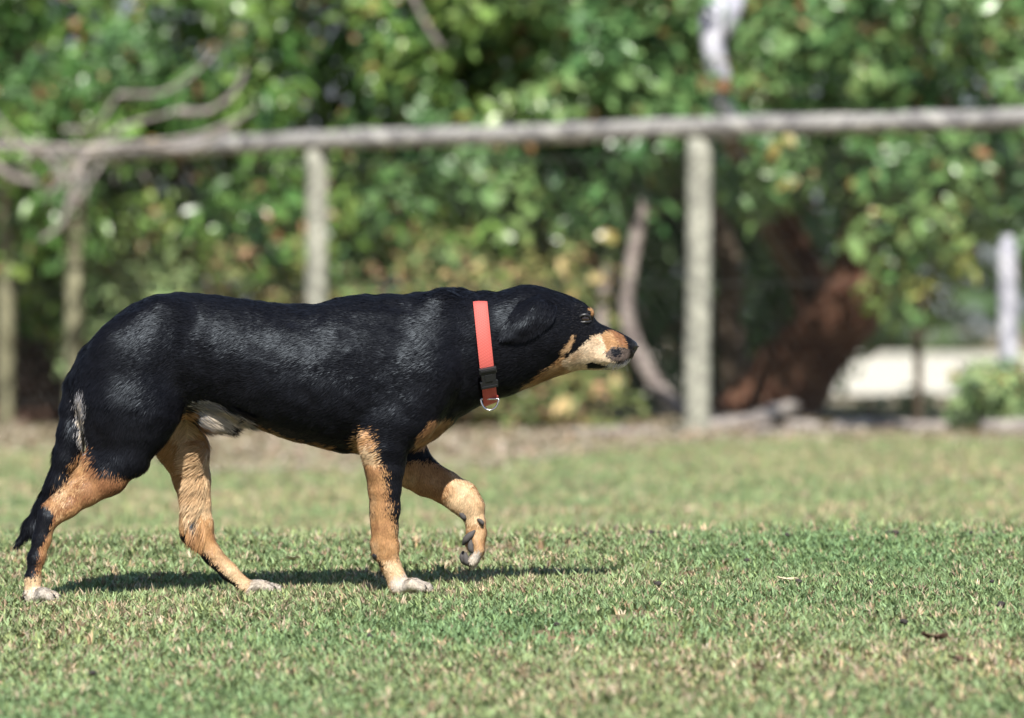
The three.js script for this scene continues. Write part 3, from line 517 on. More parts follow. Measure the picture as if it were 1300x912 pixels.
// ---- coat: markings as outlines in the side view (u, v), with the side of the body they lie on
const BLACK = [0.0075, 0.0076, 0.0100], TAN = [0.44, 0.245, 0.11], CREAM = [0.70, 0.51, 0.31], WHITE = [0.64, 0.56, 0.46], RUST = [0.27, 0.125, 0.06], GREY = [0.34, 0.33, 0.34], DUSK = [0.13, 0.10, 0.085], FACE = [0.80, 0.64, 0.45], CHIN = [0.74, 0.70, 0.66];
const inside = (pts, x, y) => { let c = false; for (let i = 0, j = pts.length - 1; i < pts.length; j = i++) { const [xi, yi] = pts[i], [xj, yj] = pts[j]; if ((yi > y) !== (yj > y) && x < (xj - xi) * (y - yi) / (yj - yi) + xi) c = !c; } return c; };
const near = (z) => z > 0.012, far = (z) => z < -0.02, head = () => true;
const marks = [
  // [where along z, colour, ragged edge, outline]
  [far, CREAM, 3, [[195, 560], [209, 540], [224, 522], [275, 520], [300, 640], [300, 700], [370, 735], [370, 760], [290, 760], [222, 690], [215, 610]]],
  [far, TAN, 4, [[195, 560], [222, 552], [236, 600], [236, 690], [222, 690], [215, 610]]],
  [far, TAN, 5, [[225, 660], [285, 655], [305, 712], [270, 722], [228, 690]]],
  [far, BLACK, 2, [[225, 676], [238, 678], [262, 705], [285, 728], [304, 744], [304, 760], [285, 748], [240, 705]]],
  [far, BLACK, 2, [[241, 651], [254, 650], [250, 655], [251, 667], [245, 660]]],
  [far, WHITE, 3, [[322, 728], [370, 725], [370, 760], [312, 760]]],
  [far, TAN, 3, [[495, 592], [530, 584], [548, 586], [612, 618], [628, 690], [610, 735], [580, 725], [582, 655], [540, 634], [505, 622]]],
  [far, CREAM, 4, [[576, 600], [600, 612], [614, 640], [618, 665], [590, 668], [575, 648], [562, 640]]],
  [far, WHITE, 3, [[583, 700], [612, 702], [608, 735], [580, 730]]],
  [near, RUST, 6, [[104, 566], [112, 572], [122, 596], [138, 604], [162, 609], [178, 606], [136, 640], [90, 672], [70, 700], [56, 740], [48, 740], [44, 690], [44, 636], [72, 622], [98, 602]]],
  [near, TAN, 6, [[104, 574], [114, 590], [96, 624], [66, 650], [50, 646], [80, 618]]],
  [near, TAN, 4, [[92, 640], [134, 632], [100, 664], [72, 690], [58, 738], [50, 738], [56, 690], [66, 664]]],
  [near, BLACK, 2, [[40, 640], [62, 643], [68, 652], [62, 676], [50, 700], [44, 722], [36, 736], [24, 728], [30, 690], [38, 660]]],
  [near, CREAM, 3, [[26, 736], [58, 730], [60, 745], [30, 752]]],
  [near, WHITE, 3, [[30, 748], [60, 742], [90, 750], [90, 775], [36, 775]]],
  [near, GREY, 3, [[97, 498], [104, 492], [108, 510], [105, 530], [109, 556], [107, 574], [100, 560], [98, 530]]],
  [near, WHITE, 2.5, [[99, 506], [103, 504], [104, 530], [107, 556], [105, 568], [100, 540]]],
  [near, TAN, 5, [[452, 556], [462, 545], [474, 547], [480, 562], [484, 580], [490, 612], [497, 650], [503, 673], [512, 690], [512, 720], [530, 735], [556, 745], [556, 760], [485, 760], [484, 716], [466, 705], [466, 640], [456, 600], [452, 575]]],
  [near, CREAM, 3, [[487, 712], [508, 710], [520, 730], [500, 745], [488, 735]]],
  [near, CREAM, 3, [[460, 566], [470, 565], [483, 580], [484, 590], [474, 592], [463, 585]]],
  [near, WHITE, 3, [[496, 734], [520, 728], [556, 738], [556, 762], [492, 762]]],
  [head, TAN, 2, [[549, 532], [578, 530], [572, 545], [556, 557], [530, 572], [532, 556]]],
  // belly edge and sheath
  [(z) => Math.abs(z) < 0.075, TAN, 3, [[246, 534], [300, 530], [340, 546], [380, 560], [430, 570], [430, 590], [300, 590], [240, 560]]],
  [(z) => z > -0.05 && z < 0.05, GREY, 4, [[240, 512], [262, 504], [300, 515], [320, 536], [316, 546], [296, 552], [262, 548], [244, 530]]],
  [(z) => Math.abs(z) < 0.045, WHITE, 4, [[252, 520], [284, 517], [302, 530], [294, 548], [266, 545], [254, 534]]],
  [head, BLACK, 1.5, [[277, 545], [290, 536], [298, 538], [292, 552], [278, 552]]],
  [(z) => z > 0.0 && z < 0.06, TAN, 2, [[204, 570], [218, 540], [242, 520], [248, 524], [224, 546], [212, 580]]],
  // face and throat
  [head, TAN, 2, [[655, 510], [668, 489], [690, 472], [703, 463], [716, 452], [730, 462], [742, 474], [700, 490]]],
  [head, TAN, 1.5, [[714, 447], [719, 438], [728, 426], [731, 424], [730, 433], [724, 445], [716, 452]]],
  [head, FACE, 2, [[714, 461], [720, 455], [728, 448], [738, 440], [748, 432], [752, 427], [762, 425], [772, 427], [773, 440], [769, 450], [779, 458], [790, 468], [742, 476], [722, 468]]],
  [head, TAN, 1.5, [[762, 426], [770, 422], [782, 420], [792, 424], [797, 432], [797, 441], [786, 442], [776, 444], [770, 448], [768, 434]]],
  [head, RUST, 1.5, [[774, 420], [783, 421], [794, 427], [798, 440], [790, 440], [784, 431]]],
  [head, BLACK, 1, [[750, 405], [770, 411], [797, 424], [812, 430], [812, 450], [802, 452], [798, 440], [793, 428], [780, 420], [766, 417], [754, 426], [748, 424]]],
  [head, DUSK, 2.2, [[770, 447], [778, 441], [789, 440], [800, 444], [801, 453], [792, 460], [782, 458], [776, 454]]],
  [head, BLACK, 2.4, [[775, 447], [780, 443], [788, 443], [792, 448], [786, 453], [779, 452]]],
  [head, CHIN, 1.6, [[768, 464], [780, 460.5], [790, 461], [797, 456], [803, 455], [796, 467], [784, 473], [764, 473]]],
  [head, BLACK, 0.8, [[745, 462], [752, 459.5], [760, 462], [773, 464], [772, 466.5], [758, 468], [748, 468]]],
  [(z) => Math.abs(z) > 0.008 && Math.abs(z) < 0.034, TAN, 0.8, [[747, 392], [752, 390], [757, 397], [753, 402], [748, 398]]],
];
for (const m of marks) { const xs = m[3].map((p) => p[0]), ys = m[3].map((p) => p[1]); m[4] = [Math.min(...xs) - 6, Math.max(...xs) + 6, Math.min(...ys) - 6, Math.max(...ys) + 6]; }
function coat(x, y, z, jit = 0) {
  const k = 10 / (10 - z), u = 650 + x * 730 * k, v = 416 - (y - 0.45) * 730 * k; let c = BLACK;
  const n1 = fbm(x * 60, y * 60, z * 60, 3), n2 = fbm(x * 60 + 40, y * 60, z * 60 + 9, 3);
  for (const [on, cc, rag, pts, bb] of marks) { if (u < bb[0] || u > bb[1] || v < bb[2] || v > bb[3] || !on(z)) continue; const e = rag * 1.5; if (inside(pts, u + n1 * e + jit * gauss() * rag, v + n2 * e + jit * gauss() * rag)) c = cc; }
  const t = 1 + 0.28 * n1; if (c === BLACK || c === DUSK) return [c[0] * t, c[1] * t, c[2] * t];
  const w = fbm(x * 26 + 3, y * 26, z * 26, 3), o = c === WHITE || c === GREY || c === CHIN ? GREY : c === CREAM || c === FACE ? TAN : c === TAN ? (w > 0 ? CREAM : RUST) : TAN, q = clamp(Math.abs(w) * 1.3, 0, 0.55);   // hairs of the neighbouring shade mixed in
  return [0, 1, 2].map((i) => lerp(c[i], o[i], q) * t);
}
// flow of the hair
function flow(x, y, z) {
  const u = 650 + x * 730, v = 416 - (y - 0.45) * 730;
  if (v > 585 && u > 440) return V(-0.15, -1, 0);                      // forelegs
  if (u < 115 && Math.abs(z) < 0.035) return V(-0.35, -1, 0);           // tail
  if (u > 236 && u < 315 && v > 505 && v < 560 && Math.abs(z) < 0.06) return V(0.9, -0.7, 0);
  if (v > 600) return V(-0.35, -1, 0);
  if (u < 230) { const t = smoothstep(230 - u, 0, 110), w = smoothstep(v, 400, 520); return V(lerp(-1, -0.5, t * 0.8 + w * 0.2), lerp(-0.3, -1.1, Math.max(t * 0.7, w)), 0); }
  if (u > 640) return V(-1, -0.12 - 0.25 * smoothstep(v, 400, 470), 0);
  return V(-1, -0.25 - 0.45 * smoothstep(v, 400, 560) + 0.15 * Math.sin(u * 0.03), 0);
}
const DOG_AT = [-0.32, -0.012, 0];
const dog = thing('dog', 'black and tan short-haired dog walking with lowered head and coral collar', 'dog', DOG_AT);
const rel = (g) => g.translate(-DOG_AT[0], -DOG_AT[1], -DOG_AT[2]);
const skinGeo = skin([X(10), -0.045, -0.150], [X(816), Y(352), 0.150], 0.003);
{
  const p = skinGeo.attributes.position, c = new Float32Array(p.count * 3);
  for (let i = 0; i < p.count; i++) { for (let k = 0; k < 6; k++) { const q = coat(p.getX(i), p.getY(i), p.getZ(i), 1.2); for (let j = 0; j < 3; j++) c[i * 3 + j] += q[j] / 6; } }
  skinGeo.setAttribute('color', new THREE.BufferAttribute(c, 3));
}
const furMat = new THREE.MeshPhysicalMaterial({ vertexColors: true, roughness: 0.40, side: THREE.DoubleSide, specularIntensity: 0.33, specularColor: col(0.74, 0.86, 1) });
// ---- fur: short hairs lying back along the skin
{
  const p = skinGeo.attributes.position, nm = skinGeo.attributes.normal, ix = skinGeo.index, tri = ix.count / 3, cum = new Float32Array(tri), a = V(), b = V(), c = V(), e1 = V(), e2 = V(); let total = 0;
  for (let i = 0; i < tri; i++) { a.fromBufferAttribute(p, ix.getX(i * 3)); b.fromBufferAttribute(p, ix.getX(i * 3 + 1)); c.fromBufferAttribute(p, ix.getX(i * 3 + 2)); total += e1.subVectors(b, a).cross(e2.subVectors(c, a)).length() / 2; cum[i] = total; }
  const N = 340000, P = [], C = [], I = [], Nn = [];
  let t = 0;
  for (let h = 0; h < N; h++) {
    const goal = (h + rnd()) / N * total; while (t < tri - 1 && cum[t] < goal) t++;
    const i0 = ix.getX(t * 3), i1 = ix.getX(t * 3 + 1), i2 = ix.getX(t * 3 + 2), r1 = Math.sqrt(rnd()), r2 = rnd(), w0 = 1 - r1, w1 = r1 * (1 - r2), w2 = r1 * r2;
    const x = p.getX(i0) * w0 + p.getX(i1) * w1 + p.getX(i2) * w2, y = p.getY(i0) * w0 + p.getY(i1) * w1 + p.getY(i2) * w2, z = p.getZ(i0) * w0 + p.getZ(i1) * w1 + p.getZ(i2) * w2;
    const n = V(nm.getX(i0) + nm.getX(i1) + nm.getX(i2), nm.getY(i0) + nm.getY(i1) + nm.getY(i2), nm.getZ(i0) + nm.getZ(i1) + nm.getZ(i2)).normalize();
    const u = 650 + x * 730, v = 416 - (y - 0.45) * 730;
    if (u > 803 && v < 450) continue;                                  // bare nose
    let len = 0.0125, lift = 0.14, wid = 0.00058;
    if (u > 640) { len = lerp(0.013, 0.0045, smoothstep(u, 650, 760)); lift = 0.16; wid = 0.00052; }
    else if (v > 700) { len = 0.005; lift = 0.25; wid = 0.00055; }
    else if (v > 585) { len = 0.006; wid = 0.00055; }
    if (u < 112 && Math.abs(z) < 0.04 && v > 470) { len = 0.019; lift = 0.18; }
    if (u > 235 && u < 320 && v > 512 && Math.abs(z) < 0.06) { len = 0.028; lift = 0.26; }
    if (u < 240 && v > 480 && v < 600 && z > 0) len = 0.0145;
    if (u > 560 && u < 600 && v < 380) { len = 0.014; lift = 0.2; }
    const cc = coat(x, y, z, u > 700 ? 1.1 : 1.7), k = rr(0.75, 1.3) * (cc[0] < 0.05 ? 1 : 1);
    const f = flow(x, y, z); f.addScaledVector(n, -f.dot(n)); if (f.lengthSq() < 0.01) f.set(0, -1, 0).addScaledVector(n, n.y); f.normalize();
    const wv = fbm(x * 9, y * 9, z * 9, 2) * 1.1 + fbm(x * 30, y * 30, z * 30, 2) * 0.8 + gauss() * 0.16, side = n.clone().cross(f).normalize(); f.addScaledVector(side, wv).normalize();
    side.copy(n).cross(f).normalize(); side.addScaledVector(n, gauss() * 0.5).normalize();
    const L = len * rr(0.6, 1.15), up1 = lift * rr(0.5, 1.5) * (1 + 1.3 * fbm(x * 14 + 7, y * 14, z * 14, 2)), w = wid * rr(0.8, 1.3), base = P.length / 3;
    const m = V(x, y, z).addScaledVector(f, L * 0.5).addScaledVector(n, L * up1 * 0.5 + 0.0004), tip = V(x, y, z).addScaledVector(f, L).addScaledVector(n, L * up1 * 0.72 + 0.0004);
    P.push(x - side.x * w, y - side.y * w, z - side.z * w, x + side.x * w, y + side.y * w, z + side.z * w, m.x - side.x * w * 0.8, m.y - side.y * w * 0.8, m.z - side.z * w * 0.8, m.x + side.x * w * 0.8, m.y + side.y * w * 0.8, m.z + side.z * w * 0.8, tip.x, tip.y, tip.z);
    const hn = n.clone().addScaledVector(f, -up1).addScaledVector(side, gauss() * 0.25).normalize();
    for (let q = 0; q < 5; q++) { C.push(cc[0] * k, cc[1] * k, cc[2] * k); Nn.push(hn.x, hn.y, hn.z); }
    I.push(base, base + 2, base + 1, base + 1, base + 2, base + 3, base + 2, base + 4, base + 3);
  }
  const g = new THREE.BufferGeometry(); g.setAttribute('position', new THREE.Float32BufferAttribute(P, 3)); g.setAttribute('normal', new THREE.Float32BufferAttribute(Nn, 3)); g.setAttribute('color', new THREE.Float32BufferAttribute(C, 3)); g.setIndex(I);
  part('fur', rel(g), furMat, dog).userData.kind = 'stuff';
}
part('body', rel(skinGeo), new THREE.MeshPhysicalMaterial({ vertexColors: true, roughness: 0.6, specularIntensity: 0.8 }), dog);
// ---- ears
for (const s of [1, -1]) {
  // a soft flap folded back from the side of the skull; rows run from the root to the tip
  const rows = [[[670, 375, 0.030], [686, 374, 0.036], [702, 382, 0.040]], [[660, 384, 0.053], [682, 384, 0.064], [707, 392, 0.060]], [[650, 396, 0.066], [675, 399, 0.075], [703, 407, 0.069]], [[643, 407, 0.071], [664, 413, 0.078], [687, 421, 0.072]], [[638, 417, 0.073], [652, 424, 0.077], [667, 431, 0.0735]], [[634, 427, 0.074], [639, 430, 0.0755], [645, 433, 0.0745]]];
  const nu = 14, nv = 20, grid = [], pos = [], idx = [], colr = [];
  const rowCurves = [0, 1, 2].map((j) => new THREE.CatmullRomCurve3(rows.map((r) => V(...J(r[j][0], r[j][1], r[j][2] * s)))));
  for (let side = 0; side < 2; side++) for (let i = 0; i <= nv; i++) { const q = rowCurves.map((c) => c.getPoint(i / nv)), c = new THREE.CatmullRomCurve3(q); for (let j = 0; j <= nu; j++) { const p = c.getPoint(j / nu), e = Math.sin(Math.PI * j / nu), th = 0.0032 * e * (1 - 0.5 * i / nv) * (side ? -1 : 1) * s; p.z += th + 0.003 * noise(p.x * 50, p.y * 50) ; pos.push(p.x, p.y, p.z); colr.push(...BLACK); } }
  const w = nu + 1, off = w * (nv + 1);
  for (let side = 0; side < 2; side++) for (let i = 0; i < nv; i++) for (let j = 0; j < nu; j++) { const o = side * off + i * w + j; (side === 0) === (s > 0) ? idx.push(o, o + w, o + 1, o + 1, o + w, o + w + 1) : idx.push(o, o + 1, o + w, o + 1, o + w + 1, o + w); }
  const g = new THREE.BufferGeometry(); g.setAttribute('position', new THREE.Float32BufferAttribute(pos, 3)); g.setAttribute('color', new THREE.Float32BufferAttribute(colr, 3)); g.setIndex(idx); g.computeVertexNormals();
  const ear = part('ear', rel(g), furMat, dog);
  const P = [], C = [], I = [], NN = [], pp = g.attributes.position, nn = g.attributes.normal;
  for (let h = 0; h < 2600; h++) {
    const ti = Math.floor(rnd() * idx.length / 6) * 3, r1 = Math.sqrt(rnd()), r2 = rnd(), wt = [1 - r1, r1 * (1 - r2), r1 * r2], q3 = V(), n3 = V(); wt.forEach((w, k) => { q3.addScaledVector(V().fromBufferAttribute(pp, idx[ti + k]), w); n3.addScaledVector(V().fromBufferAttribute(nn, idx[ti + k]), w); });
    n3.normalize(); const f = V(-0.45 + gauss() * 0.3, -0.9, 0); f.addScaledVector(n3, -f.dot(n3)).normalize(); const sd = n3.clone().cross(f).normalize(), L = rr(0.006, 0.011), w2 = 0.0007, base = P.length / 3, k = rr(0.75, 1.3), hn = n3.clone().addScaledVector(f, -0.25).addScaledVector(sd, gauss() * 0.25).normalize();
    const tp = q3.clone().addScaledVector(f, L).addScaledVector(n3, L * 0.2);
    P.push(q3.x - sd.x * w2, q3.y - sd.y * w2, q3.z - sd.z * w2, q3.x + sd.x * w2, q3.y + sd.y * w2, q3.z + sd.z * w2, tp.x, tp.y, tp.z);
    for (let q = 0; q < 3; q++) { C.push(BLACK[0] * k, BLACK[1] * k, BLACK[2] * k); NN.push(hn.x, hn.y, hn.z); } I.push(base, base + 2, base + 1);
  }
  const fg = new THREE.BufferGeometry(); fg.setAttribute('position', new THREE.Float32BufferAttribute(P, 3)); fg.setAttribute('color', new THREE.Float32BufferAttribute(C, 3)); fg.setAttribute('normal', new THREE.Float32BufferAttribute(NN, 3)); fg.setIndex(I);
  part('ear_fur', fg, furMat, ear).userData.kind = 'stuff';
}
// ---- eyes, nose, claws, pads
const wet = new THREE.MeshPhysicalMaterial({ color: col(0.018, 0.010, 0.006), roughness: 0.08, clearcoat: 1, clearcoatRoughness: 0.03 });
const leather = new THREE.MeshPhysicalMaterial({ color: col(0.016, 0.016, 0.018), roughness: 0.45, clearcoat: 0.3, clearcoatRoughness: 0.35 });
const hornMat = new THREE.MeshPhysicalMaterial({ color: col(0.035, 0.032, 0.03), roughness: 0.35 });
for (const s of [1, -1]) {
  const g = new THREE.SphereGeometry(0.0088, 24, 16), q = J(742.5, 405, 0.0345 * s); g.translate(...q); const eye = part('eye', rel(g), wet, dog);
  for (const [dv, r] of [[-4.6, 0.0034], [4.6, 0.0028]]) { const l = limb([V(...J(734, 405.5, 0.0405 * s)), V(...J(738, 405 + dv * 0.9, 0.0418 * s)), V(...J(743, 404.5 + dv, 0.0412 * s)), V(...J(747.5, 405 + dv * 0.8, 0.0385 * s)), V(...J(750.5, 407, 0.035 * s))], [0.0012, r * 0.8, r, r * 0.8, 0.0012], 8, 5); part('eyelid', rel(l), leather, eye); }
}
{
  const g = new THREE.SphereGeometry(1, 30, 22), p = g.attributes.position;
  for (let i = 0; i < p.count; i++) { let x = p.getX(i), y = p.getY(i), z = p.getZ(i); const wz = y > -0.2 ? 1 : 1 - 0.5 * (-y - 0.2), fx = x > 0 ? 1 - 0.25 * (y < 0 ? -y : 0) : 1; const q = J(802.4 + x * 7.6 * fx, 440.2 - y * 8.6 + x * 0.8, z * 0.0150 * wz); for (const n of [1, -1]) { const d = Math.hypot(x - 0.72, y + 0.15, z - 0.55 * n); if (d < 0.34) q[0] -= 0.0042 * (1 - d / 0.34); } p.setXYZ(i, ...q); }
  g.computeVertexNormals(); part('nose', rel(g), leather, dog);
}
for (const [a, b, r] of claws) { const A = V(...a), B = V(...b), m = A.clone().lerp(B, 0.55).add(V(0, r * 0.7, 0)); part('claw', rel(limb([A, m, B], [r, r * 0.85, r * 0.25], 8, 3)), hornMat, dog); }
function pad(u, v, z, ru, rv, rz, tilt = 0) { const g = new THREE.SphereGeometry(1, 16, 12); g.scale(ru, rv, rz); g.rotateZ(tilt); const q = J(u, v, z); g.translate(...q); part('pad', rel(g), leather, dog); }
const padMat = new THREE.MeshStandardMaterial({ color: col(0.085, 0.078, 0.076), roughness: 0.85 });
const strip = (pts, r) => part('pad', rel(limb(pts.map((q) => V(...J(...q))), pts.map((_, i) => r * [0.3, 0.85, 0.9, 0.35][i]), 10, 4, 0.15)), padMat, dog);
pad(477, 706, 0.080, 0.0068, 0.008, 0.008);
strip([[583, 650, -0.073], [586, 653, -0.071], [589, 657, -0.071], [590, 661, -0.074]], 0.0062);
strip([[606, 659, -0.0665], [609, 661, -0.0655], [612, 664, -0.0655], [613, 668, -0.0675]], 0.0042);
strip([[603, 674, -0.069], [598, 679, -0.0655], [592, 685, -0.0665], [588, 692, -0.071]], 0.0070);
strip([[598, 686, -0.066], [597.5, 691, -0.0635], [598, 698, -0.0625], [601, 703, -0.065]], 0.0056);
strip([[591, 702, -0.073], [591, 707, -0.070], [593, 714, -0.069], [597, 719, -0.071]], 0.0064);
strip([[588, 700, -0.090], [587, 707, -0.088], [589, 713, -0.088], [593, 718, -0.090]], 0.0060);
for (const [u, v, z] of [[37, 761, 0.071], [306, 751.5, -0.077], [500, 748.5, 0.076]]) pad(u, v, z, 0.009, 0.005, 0.011);

// ---- collar: follows the neck all round
{
  const topP = V(...J(609.5, 381, 0)), botP = V(...J(622.5, 507, 0)), cen = topP.clone().lerp(botP, 0.5), ax = topP.clone().sub(botP).normalize(), nrm = V(ax.y, -ax.x, 0);
  const K = 96, rim = (o) => { const r = []; for (let i = 0; i < K; i++) { const th = i / K * 2 * Math.PI, d = ax.clone().multiplyScalar(Math.cos(th)).add(V(0, 0, Math.sin(th))), q = cen.clone().addScaledVector(nrm, o); let t = 0.02; while (t < 0.15 && dogField(q.x + d.x * t, q.y + d.y * t, d.z * t) < 0) t += 0.0007; r.push(t); } for (let s = 0; s < 6; s++) { const c = r.slice(); for (let i = 0; i < K; i++) r[i] = Math.max(c[i] - 0.001, (c[(i + K - 1) % K] + c[i] + c[(i + 1) % K]) / 3); } return r; };
  const W = 0.0122, rims = [-W, -W * 0.33, W * 0.33, W].map(rim), place = (k, i, lift) => { const th = i / K * 2 * Math.PI, d = ax.clone().multiplyScalar(Math.cos(th)).add(V(0, 0, Math.sin(th))); return cen.clone().addScaledVector(nrm, [-W, -W * 0.33, W * 0.33, W][k]).addScaledVector(d, rims[k][((i % K) + K) % K] + lift - 0.013 * smoothstep(Math.cos(th), 0.80, 0.96)); };
  const lift = 0.0042, thick = 0.0026, loop = [[0, lift], [0, lift + thick], [1, lift + thick + 0.0004], [2, lift + thick + 0.0004], [3, lift + thick], [3, lift], [2, lift], [1, lift]], pos = [], uv = [], idx = [];
  for (let i = 0; i <= K; i++) loop.concat([loop[0]]).forEach(([k, l], j) => { const p = place(k, i % K, l); pos.push(p.x, p.y, p.z); uv.push(i / K * 0.5 / 0.03, j / 8 * 1.6); });
  const w = loop.length + 1; for (let i = 0; i < K; i++) for (let j = 0; j < w - 1; j++) { const o = i * w + j; idx.push(o, o + 1, o + w, o + 1, o + w + 1, o + w); }
  const g = new THREE.BufferGeometry(); g.setAttribute('position', new THREE.Float32BufferAttribute(pos, 3)); g.setAttribute('uv', new THREE.Float32BufferAttribute(uv, 2)); g.setIndex(idx); g.computeVertexNormals();
  const weave = dataTex(128, 128, (u, v) => { const a = 0.5 + 0.5 * Math.sin(u * 6.283 * 12) * Math.sin(v * 6.283 * 6), k = 0.74 + 0.26 * a; return [k, k * 0.97, k * 0.97]; });
  const strap = part('collar', rel(g), new THREE.MeshPhysicalMaterial({ color: col(0.82, 0.155, 0.125), map: weave, roughness: 0.62, bumpMap: weave, bumpScale: 0.001, sheen: 0.4, sheenColor: col(1, 0.5, 0.45), sheenRoughness: 0.5 }), dog);
  strap.userData.label = 'coral red webbing collar';
  // side-release buckle on the near side: axes along the strap (e1), across it (e2) and outwards (e3)
  const find = (v) => { let b = 0, bd = 9; for (let i = 0; i < K / 2; i++) { const p = place(1, i, lift + thick), q = place(2, i, lift + thick), yy = (p.y + q.y) / 2, d = Math.abs(yy - Y(v)); if (d < bd) { bd = d; b = i; } } return b; };
  const bi = find(476.5), mid = (i) => place(1, i, lift + thick).add(place(2, i, lift + thick)).multiplyScalar(0.5), e1 = mid(bi + 4).sub(mid(bi - 4)).normalize(), e2 = place(2, bi, 0).sub(place(1, bi, 0)).normalize(), e3 = e1.clone().cross(e2).normalize(); if (e3.z < 0) e3.negate(); e2.copy(e3).cross(e1).normalize();
  const bm = new THREE.Matrix4().makeBasis(e1, e2, e3).setPosition(mid(bi).addScaledVector(e3, 0.0015));
  const plastic = new THREE.MeshPhysicalMaterial({ color: col(0.018, 0.019, 0.021), roughness: 0.42 });
  const box = (x, y, z, sx, sy, sz) => new THREE.BoxGeometry(sx, sy, sz).translate(x, y, z);
  const outline = new THREE.Shape([[-0.018, -0.0142], [-0.010, -0.0147], [-0.0085, -0.0125], [0.0055, -0.0115], [0.0075, -0.0147], [0.018, -0.0142], [0.018, 0.0142], [0.0075, 0.0147], [0.0055, 0.0115], [-0.0085, 0.0125], [-0.010, 0.0147], [-0.018, 0.0142]].map((p) => new THREE.Vector2(...p)));
  const shell = new THREE.ExtrudeGeometry(outline, { depth: 0.006, bevelEnabled: true, bevelSize: 0.0009, bevelThickness: 0.0009, bevelSegments: 2 }); shell.applyMatrix4(bm);
  const buckle = part('buckle', rel(shell), plastic, strap); buckle.userData.label = 'black plastic side-release buckle';
  for (const q of [-0.0155, 0.0150]) { const b = box(q, 0, 0.008, 0.0032, 0.027, 0.0022).applyMatrix4(bm); part('ridge', rel(b), plastic, strap); }
  { const b = box(-0.001, 0, 0.0075, 0.012, 0.013, 0.0012).applyMatrix4(bm); part('tongue', rel(b), plastic, strap); }
  // steel ring below the throat
  const ri = find(508), rc = mid(ri), steel = new THREE.MeshPhysicalMaterial({ color: col(0.82, 0.82, 0.84), metalness: 1, roughness: 0.2 }), ringPts = [];
  for (let i = 0; i <= 14; i++) { const a = Math.PI * i / 14; ringPts.push(V(rc.x - 0.0155 * Math.cos(a) - 0.001, rc.y + 0.001 - 0.0195 * Math.sin(a), rc.z + 0.003)); }
  part('ring', rel(limb(ringPts, ringPts.map(() => 0.0021), 10, 2)), steel, strap);
  part('ring_bar', rel(limb([ringPts[0], ringPts[0].clone().lerp(ringPts[14], 0.5), ringPts[14]], [0.0019, 0.0019, 0.0019], 8, 3)), steel, strap);
  const keeper = box(0, 0, 0, 0.007, 0.0275, 0.0036), km = new THREE.Matrix4().makeBasis(mid(ri).sub(mid(ri - 3)).normalize(), e2, e3).setPosition(rc.clone().addScaledVector(V(0, 1, 0), 0.003).addScaledVector(e3, 0.002)); keeper.applyMatrix4(km);
  part('keeper', rel(keeper), strap.material, strap);
}
// whiskers
for (let i = 0; i < 12; i++) { const a = V(...J(783 + (i % 4) * 4, 450 + Math.floor(i / 4) * 4.5, 0.027 - (i % 4) * 0.0022)), b = a.clone().add(V(rr(-0.02, 0.004), rr(-0.03, -0.006), rr(0.008, 0.02))); part('whisker', rel(limb([a, a.clone().lerp(b, 0.5).add(V(0, 0.002, 0.002)), b], [0.0003, 0.00022, 0.0001], 4, 3)), hornMat, dog); }
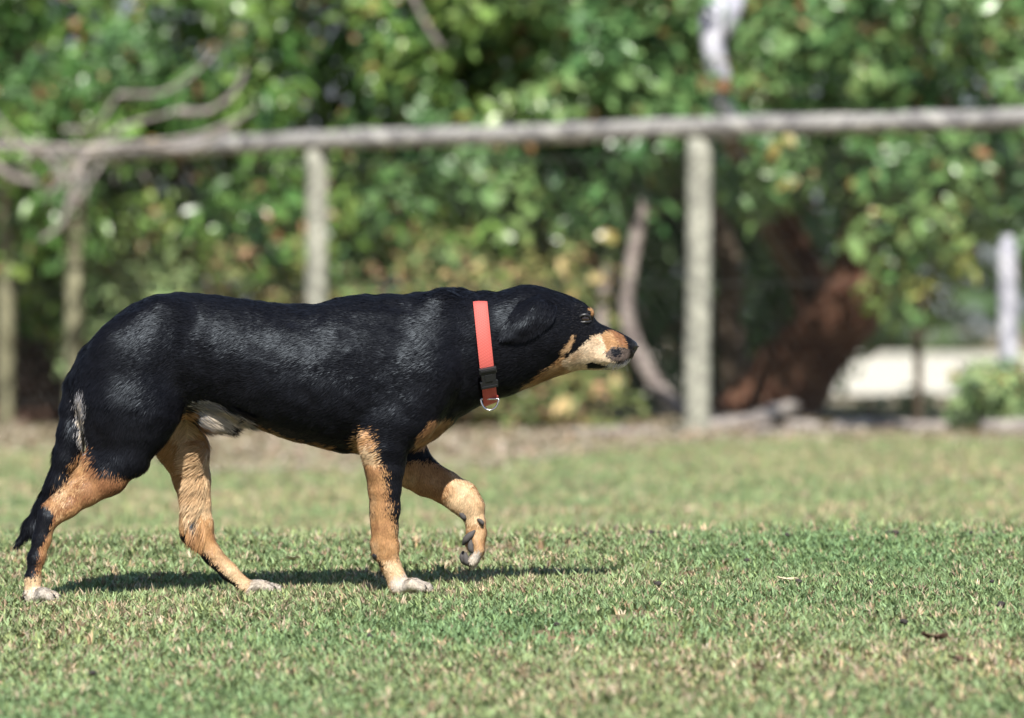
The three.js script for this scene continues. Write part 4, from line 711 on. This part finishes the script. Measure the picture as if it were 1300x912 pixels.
// ---------------------------------------------------------------- small things lying on the lawn
{
  const mats = { brown: new THREE.MeshStandardMaterial({ color: col(0.10, 0.055, 0.035), roughness: 0.75, side: THREE.DoubleSide }), pale: new THREE.MeshStandardMaterial({ color: col(0.62, 0.52, 0.36), roughness: 0.8, side: THREE.DoubleSide }), dark: new THREE.MeshStandardMaterial({ color: col(0.045, 0.038, 0.035), roughness: 0.9 }) };
  function curled(len, wid, curl) {
    const nu = 10, nv = 6, pos = [], idx = [], ph = rr(0, 9);
    for (let i = 0; i <= nu; i++) for (let j = 0; j <= nv; j++) { const t = i / nu, s = (j / nv - 0.5) * 2, w = Math.sin(Math.PI * Math.pow(t, 0.8)) * wid + 0.0006; pos.push((t - 0.5) * len, curl * (s * s * 0.55 + (t - 0.5) ** 2 * 1.6) + 0.003 * noise(t * 6 + ph, s * 3), s * w / 2); }
    for (let i = 0; i < nu; i++) for (let j = 0; j < nv; j++) { const o = i * (nv + 1) + j; idx.push(o, o + 1, o + nv + 1, o + 1, o + nv + 2, o + nv + 1); }
    const g = new THREE.BufferGeometry(); g.setAttribute('position', new THREE.Float32BufferAttribute(pos, 3)); g.setIndex(idx); g.computeVertexNormals(); return g;
  }
  const spot = (px, py) => { let d = 7300 * EYE / (py - 416); for (let i = 0; i < 6; i++) { const p = at(px, 416, d); d = 7300 * (EYE - ground(p.x, p.z) - 0.012) / (py - 416); } const p = at(px, 416, d); p.y = ground(p.x, p.z); return p; };
  const leaves = [[1187, 781, 0.042, 0.03, 0.014, 'brown', 'curled dark brown leaf lying on the short grass at the right'], [1222, 819, 0.03, 0.02, 0.008, 'brown', 'small rusty leaf at the near edge of the grass below the curled brown leaf'],
    [515, 677, 0.045, 0.02, 0.008, 'pale', 'pale dry leaf on the grass behind the near foreleg'], [868, 646, 0.09, 0.03, 0.012, 'pale', 'long pale dry leaf on the far lawn'], [762, 655, 0.05, 0.03, 0.01, 'pale', 'pale dry leaf on the far lawn under the muzzle'], [1012, 628, 0.06, 0.04, 0.016, 'pale', 'cream dry leaf far out on the lawn below the big trunk'], [1232, 662, 0.07, 0.03, 0.012, 'pale', 'pale dry leaf on the far lawn below the white post'], [1000, 731, 0.04, 0.012, 0.006, 'pale', 'narrow pale dry leaf in the middle of the right lawn'], [372, 722, 0.03, 0.02, 0.006, 'pale', 'small whitish leaf scrap just ahead of the far hind paw']];
  for (const [px, py, l, w, c, k, label] of leaves) { const p = spot(px, py), m = shade(new THREE.Mesh(curled(l, w, c), mats[k])); m.name = numbered('dry_leaf'); m.position.copy(p); m.position.y += 0.004; m.rotation.set(rr(-0.2, 0.2), rr(-0.5, 0.5), rr(-0.15, 0.15)); tag(m, label, 'leaf', 'dry leaves on the lawn'); scene.add(m); }
  const clods = [[745, 702], [826, 704], [838, 702], [947, 688], [1000, 702], [1128, 703], [1137, 704], [1233, 708], [1262, 700], [1260, 733], [834, 743], [1013, 738], [1106, 742], [707, 775], [1148, 770], [1271, 762], [696, 817], [470, 771], [116, 797], [1104, 742]];
  for (const [px, py] of clods) {
    const g = new THREE.IcosahedronGeometry(rr(0.003, 0.0055), 1), q = g.attributes.position, s = rr(0, 9); for (let i = 0; i < q.count; i++) { const k = 1 + 0.7 * noise(q.getX(i) * 160 + s, q.getY(i) * 160, q.getZ(i) * 160); q.setXYZ(i, q.getX(i) * k * 1.3, q.getY(i) * k, q.getZ(i) * k); } g.computeVertexNormals();
    const m = shade(new THREE.Mesh(g, mats.dark)); m.name = numbered('soil_clod'); m.position.copy(spot(px, py)); m.position.y += 0.004; tag(m, 'small dark clod of soil among the short grass', 'clod', 'soil clods on the lawn'); scene.add(m);
  }
}
// stand every group at the foot of its thing
for (const t of scene.children) if (t.isGroup && t.position.lengthSq() === 0) {
  const box = new THREE.Box3().setFromObject(t), b = V((box.min.x + box.max.x) / 2, Math.max(box.min.y, -0.1), (box.min.z + box.max.z) / 2);
  t.position.copy(b); for (const k of t.children) k.position.sub(b);
}
scene.traverse((o) => { if (o.isMesh) { o.castShadow = true; o.receiveShadow = true; } });
renderer.render(scene, camera);
